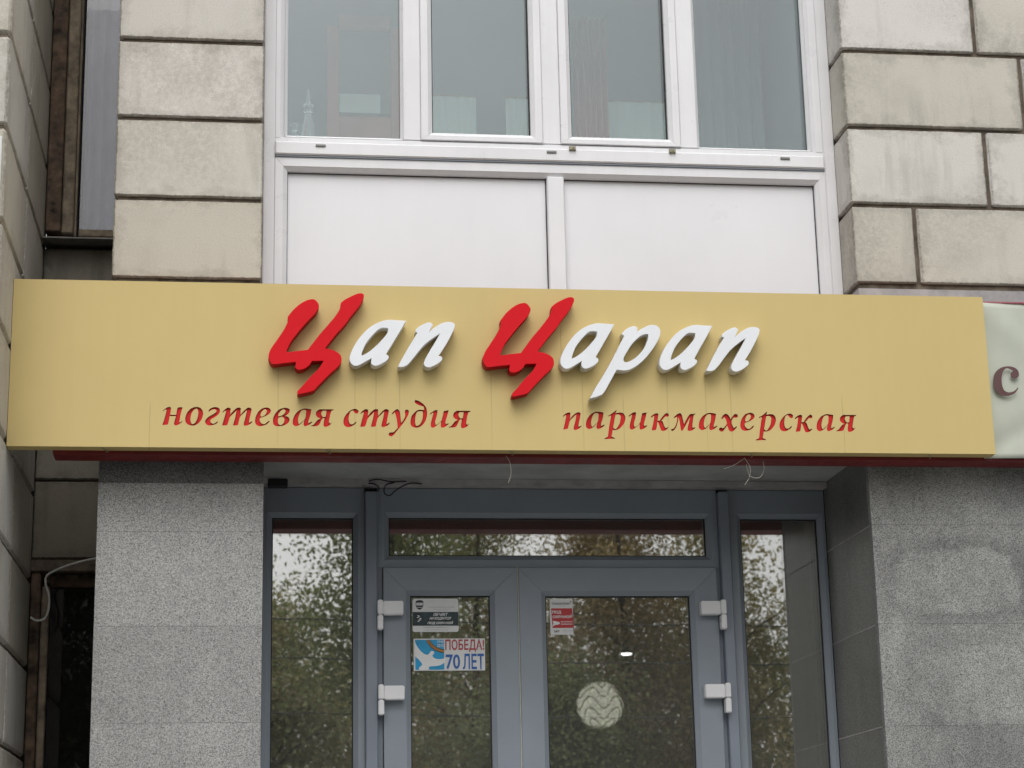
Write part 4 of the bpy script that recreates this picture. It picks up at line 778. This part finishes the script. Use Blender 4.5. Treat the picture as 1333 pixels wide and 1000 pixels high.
# ------------------------------------------------------------------ trees across the road (mirrored in the glass)
def leaf_mat(name, stops):
    m, t, b = newmat(name); at = t.nodes.new('ShaderNodeAttribute'); at.attribute_name = 'shade'
    col = ramp(t, at.outputs['Fac'], stops); t.links.new(col, b.inputs['Base Color']); b.inputs['Roughness'].default_value = .55
    tr = t.nodes.new('ShaderNodeBsdfTranslucent'); t.links.new(col, tr.inputs[0]); mx = t.nodes.new('ShaderNodeMixShader'); mx.inputs[0].default_value = .5
    t.links.new(b.outputs[0], mx.inputs[1]); t.links.new(tr.outputs[0], mx.inputs[2]); t.links.new(mx.outputs[0], t.nodes['Material Output'].inputs[0])
    return m
LM = {'green': leaf_mat('green_leaves', [(0, (.13, .16, .07)), (.6, (.25, .29, .125)), (1, (.44, .46, .25))]),
      'olive': leaf_mat('olive_leaves', [(0, (.18, .18, .07)), (.5, (.37, .345, .15)), (.85, (.50, .40, .19)), (1, (.70, .64, .38))]),
      'brown': leaf_mat('turning_leaves', [(0, (.20, .17, .075)), (.5, (.42, .34, .17)), (.8, (.54, .40, .21)), (1, (.72, .66, .42))]),
      'yellow': leaf_mat('yellow_green_leaves', [(0, (.22, .21, .09)), (.5, (.40, .38, .19)), (1, (.60, .56, .34))])}
def tree(label, x, y, h, rad, z0, nleaf, kind, seed, lean=0, top_gap=.5):
    nleaf = int(nleaf*1.35); rg = np.random.default_rng(seed); rr = random.Random(seed)
    t = thing('tree', label, 'tree', (x, y, -.12), 'trees across the road')
    tp = smoothpts([(x, y, -.12), (x+lean*.3, y+.1, h*.3), (x+lean*.6, y, h*.6), (x+lean, y+.1, h*.93)], 6); nT = len(tp)
    tr_ = (.026 if seed == 2 else .017)*h
    put('trunk', tube_mesh(tp, 0, 10, rs=[tr_*(1-.85*i/(nT-1)) for i in range(nT)]), M['bark'], t, True)
    cs = []
    for i in range(14):
        f_ = rr.uniform(.25, .85); b0 = tp[int(f_*(nT-1))]; a_ = rr.uniform(0, 6.28); L = rad*rr.uniform(.5, 1)*(1.15-.6*f_)
        e_ = b0+Vector((math.cos(a_)*L, math.sin(a_)*L, L*rr.uniform(.3, .9)))
        mid = (b0+e_)/2+Vector((0, 0, .1*L))
        put('limb', tube_mesh(smoothpts([b0, mid, e_], 4), 0, 6, rs=[.045*(1-.8*k/8)*h/10 for k in range(9)]), M['bark'], t, True)
        cs += [tuple(b0+(e_-b0)*u+Vector((rr.gauss(0, .3), rr.gauss(0, .3), rr.gauss(0, .3)))) for u in (.5, .75, 1.0)]
    # leaf clusters filling an uneven crown envelope
    nc = 260; zz = rg.uniform(z0, h, nc); prof_z = np.interp((zz-z0)/(h-z0), [0, .15, .45, .75, 1], [.75, 1, .95, .62, .12])
    an = rg.uniform(0, 2*np.pi, nc); lob = 1+.25*np.sin(3*an+seed)+.15*np.sin(5*an+zz*1.3)
    rd = rad*prof_z*lob*np.sqrt(rg.uniform(.02, 1, nc))
    C = np.stack([x+lean*zz/h+rd*np.cos(an), y-rad*.42+rd*np.sin(an)*.6, zz], 1)
    keep = rg.uniform(size=nc) > top_gap*np.clip((zz-z0)/(h-z0)-.55, 0, 1)*1.6
    C = np.concatenate([C[keep], np.array(cs)]); nc = len(C)
    sz = rg.uniform(.22, .52, nc); idx = rg.integers(0, nc, nleaf)
    ctr = C[idx]+rg.normal(size=(nleaf, 3))*sz[idx][:, None]*np.array([1, 1, .75])
    ctr[:, 2] = np.maximum(ctr[:, 2], .5)
    u = rg.normal(size=(nleaf, 3)); u /= np.linalg.norm(u, axis=1)[:, None]
    v = rg.normal(size=(nleaf, 3)); v -= (v*u).sum(1)[:, None]*u; v /= np.linalg.norm(v, axis=1)[:, None]
    l = rg.uniform(.026, .052, nleaf)[:, None]; wv = l*.62; nn = np.cross(u, v)*l*.25
    V = np.stack([ctr-u*l, ctr+v*wv*.9+nn, ctr+u*l*1.1, ctr-v*wv+nn], 1).reshape(-1, 3)
    me = bpy.data.meshes.new('crown'); me.vertices.add(nleaf*4); me.vertices.foreach_set('co', V.ravel())
    me.loops.add(nleaf*4); me.loops.foreach_set('vertex_index', np.arange(nleaf*4)); me.polygons.add(nleaf)
    me.polygons.foreach_set('loop_start', np.arange(nleaf)*4); me.update()
    cl_tone = rg.uniform(0, 1, nc); sh = np.clip(.55*cl_tone[idx]+.45*rg.uniform(size=nleaf), 0, 1)
    at = me.attributes.new('shade', 'FLOAT', 'FACE'); at.data.foreach_set('value', sh)
    put('crown', me, LM[kind], t)
TREES = [
 ('dark green tree with an open ragged top, leftmost across the road', -2.9, -25, 9.6, 2.1, .8, 48000, 'green', 1, -.3, .4),
 ('tall thin-topped tree with a thick dark trunk mirrored in the left side window', 1.45, -21, 9.6, 1.2, 4.6, 13000, 'green', 2, .75, .6),
 ('pale yellow-green low tree mirrored in the left side window', .3, -26, 6.8, 2.2, .8, 36000, 'yellow', 3, 0, .5),
 ('olive tree mirrored in the left door leaf', 3.9, -28, 9.2, 2.5, 1, 46000, 'olive', 4, .2, .9),
 ('brown leaved tree mirrored in the middle of the right door leaf', 6.6, -26.5, 8.9, 2.4, 1, 50000, 'brown', 5, -.2, .85),
 ('dense dark green low tree in front of the brown leaved one', 5.0, -24, 5.2, 2.3, .6, 30000, 'green', 6, 0, .4),
 ('turning olive tree right of the brown leaved one', 8.3, -27, 8.6, 1.9, 1, 36000, 'olive', 7, .1, .9),
 ('dark green tree mirrored in the right side window', 11.2, -26, 9.4, 2.0, 2, 34000, 'green', 8, .3, .8),
 ('low brown tree mirrored at the foot of the right side window', 9.8, -22, 5.0, 1.8, .5, 26000, 'brown', 9, 0, .4),
 ('yellow-green tree second from the right across the road', 15, -28, 10, 2.9, 1, 16000, 'yellow', 10, 0, .5),
 ('green tree rightmost across the road', 20, -27, 11, 3.0, 1, 14000, 'green', 12, 0, .5),
 ('olive tree far left behind the leftmost dark one', -10, -29, 10.5, 3.0, 1, 14000, 'olive', 13, 0, .5),
]
for a_ in TREES: tree(*a_)
def far_wood():
    n = 70000; rg = np.random.default_rng(5)
    x = rg.uniform(-22, 34, n); hh = 4.9+1.3/(1+np.exp(x-3.5))+.8*np.sin(x*.7)+.7*np.sin(x*1.9+1)+.4*np.sin(x*4.3); z = hh*rg.uniform(0, 1, n)**.8+rg.normal(size=n)*.15; y = -33+rg.uniform(-1.5, 1.5, n)
    ctr = np.stack([x, y, np.maximum(z, -.1)], 1)
    u = rg.normal(size=(n, 3)); u /= np.linalg.norm(u, axis=1)[:, None]; v = rg.normal(size=(n, 3)); v -= (v*u).sum(1)[:, None]*u; v /= np.linalg.norm(v, axis=1)[:, None]
    l = rg.uniform(.07, .13, n)[:, None]; V = np.stack([ctr-u*l, ctr+v*l*.6, ctr+u*l, ctr-v*l*.6], 1).reshape(-1, 3)
    me = bpy.data.meshes.new('wood'); me.vertices.add(n*4); me.vertices.foreach_set('co', V.ravel()); me.loops.add(n*4); me.loops.foreach_set('vertex_index', np.arange(n*4))
    me.polygons.add(n); me.polygons.foreach_set('loop_start', np.arange(n)*4); me.update()
    tone = .5+.28*np.sin(x*.9)+.18*np.sin(x*2.7+z); at = me.attributes.new('shade', 'FLOAT', 'FACE'); at.data.foreach_set('value', np.clip(tone*.6+.5*rg.uniform(size=n)-.05, 0, 1))
    put('far_thicket', me, LM['olive'], kind='stuff')
far_wood()
for lab, z_ in (('upper overhead cable across the road', 5.1), ('middle overhead cable across the road', 4.6), ('lower overhead cable across the road', 3.9)):
    put('overhead_cable', tube_mesh([(x, -18, z_+.0022*(x-4)**2-.018*(x-4)) for x in np.linspace(-24, 30, 30)], .009, 5), M['blackwire'], None, True, lab, 'cable', group='overhead cables')
for lab, x in (('grey concrete pole at the left end of the overhead cables', -24), ('grey concrete pole at the right end of the overhead cables', 30)):
    put('utility_pole', tube_mesh([(x, -18, -.12), (x, -18, 7)], .13, 12), M['kerb'], None, True, lab, 'pole')
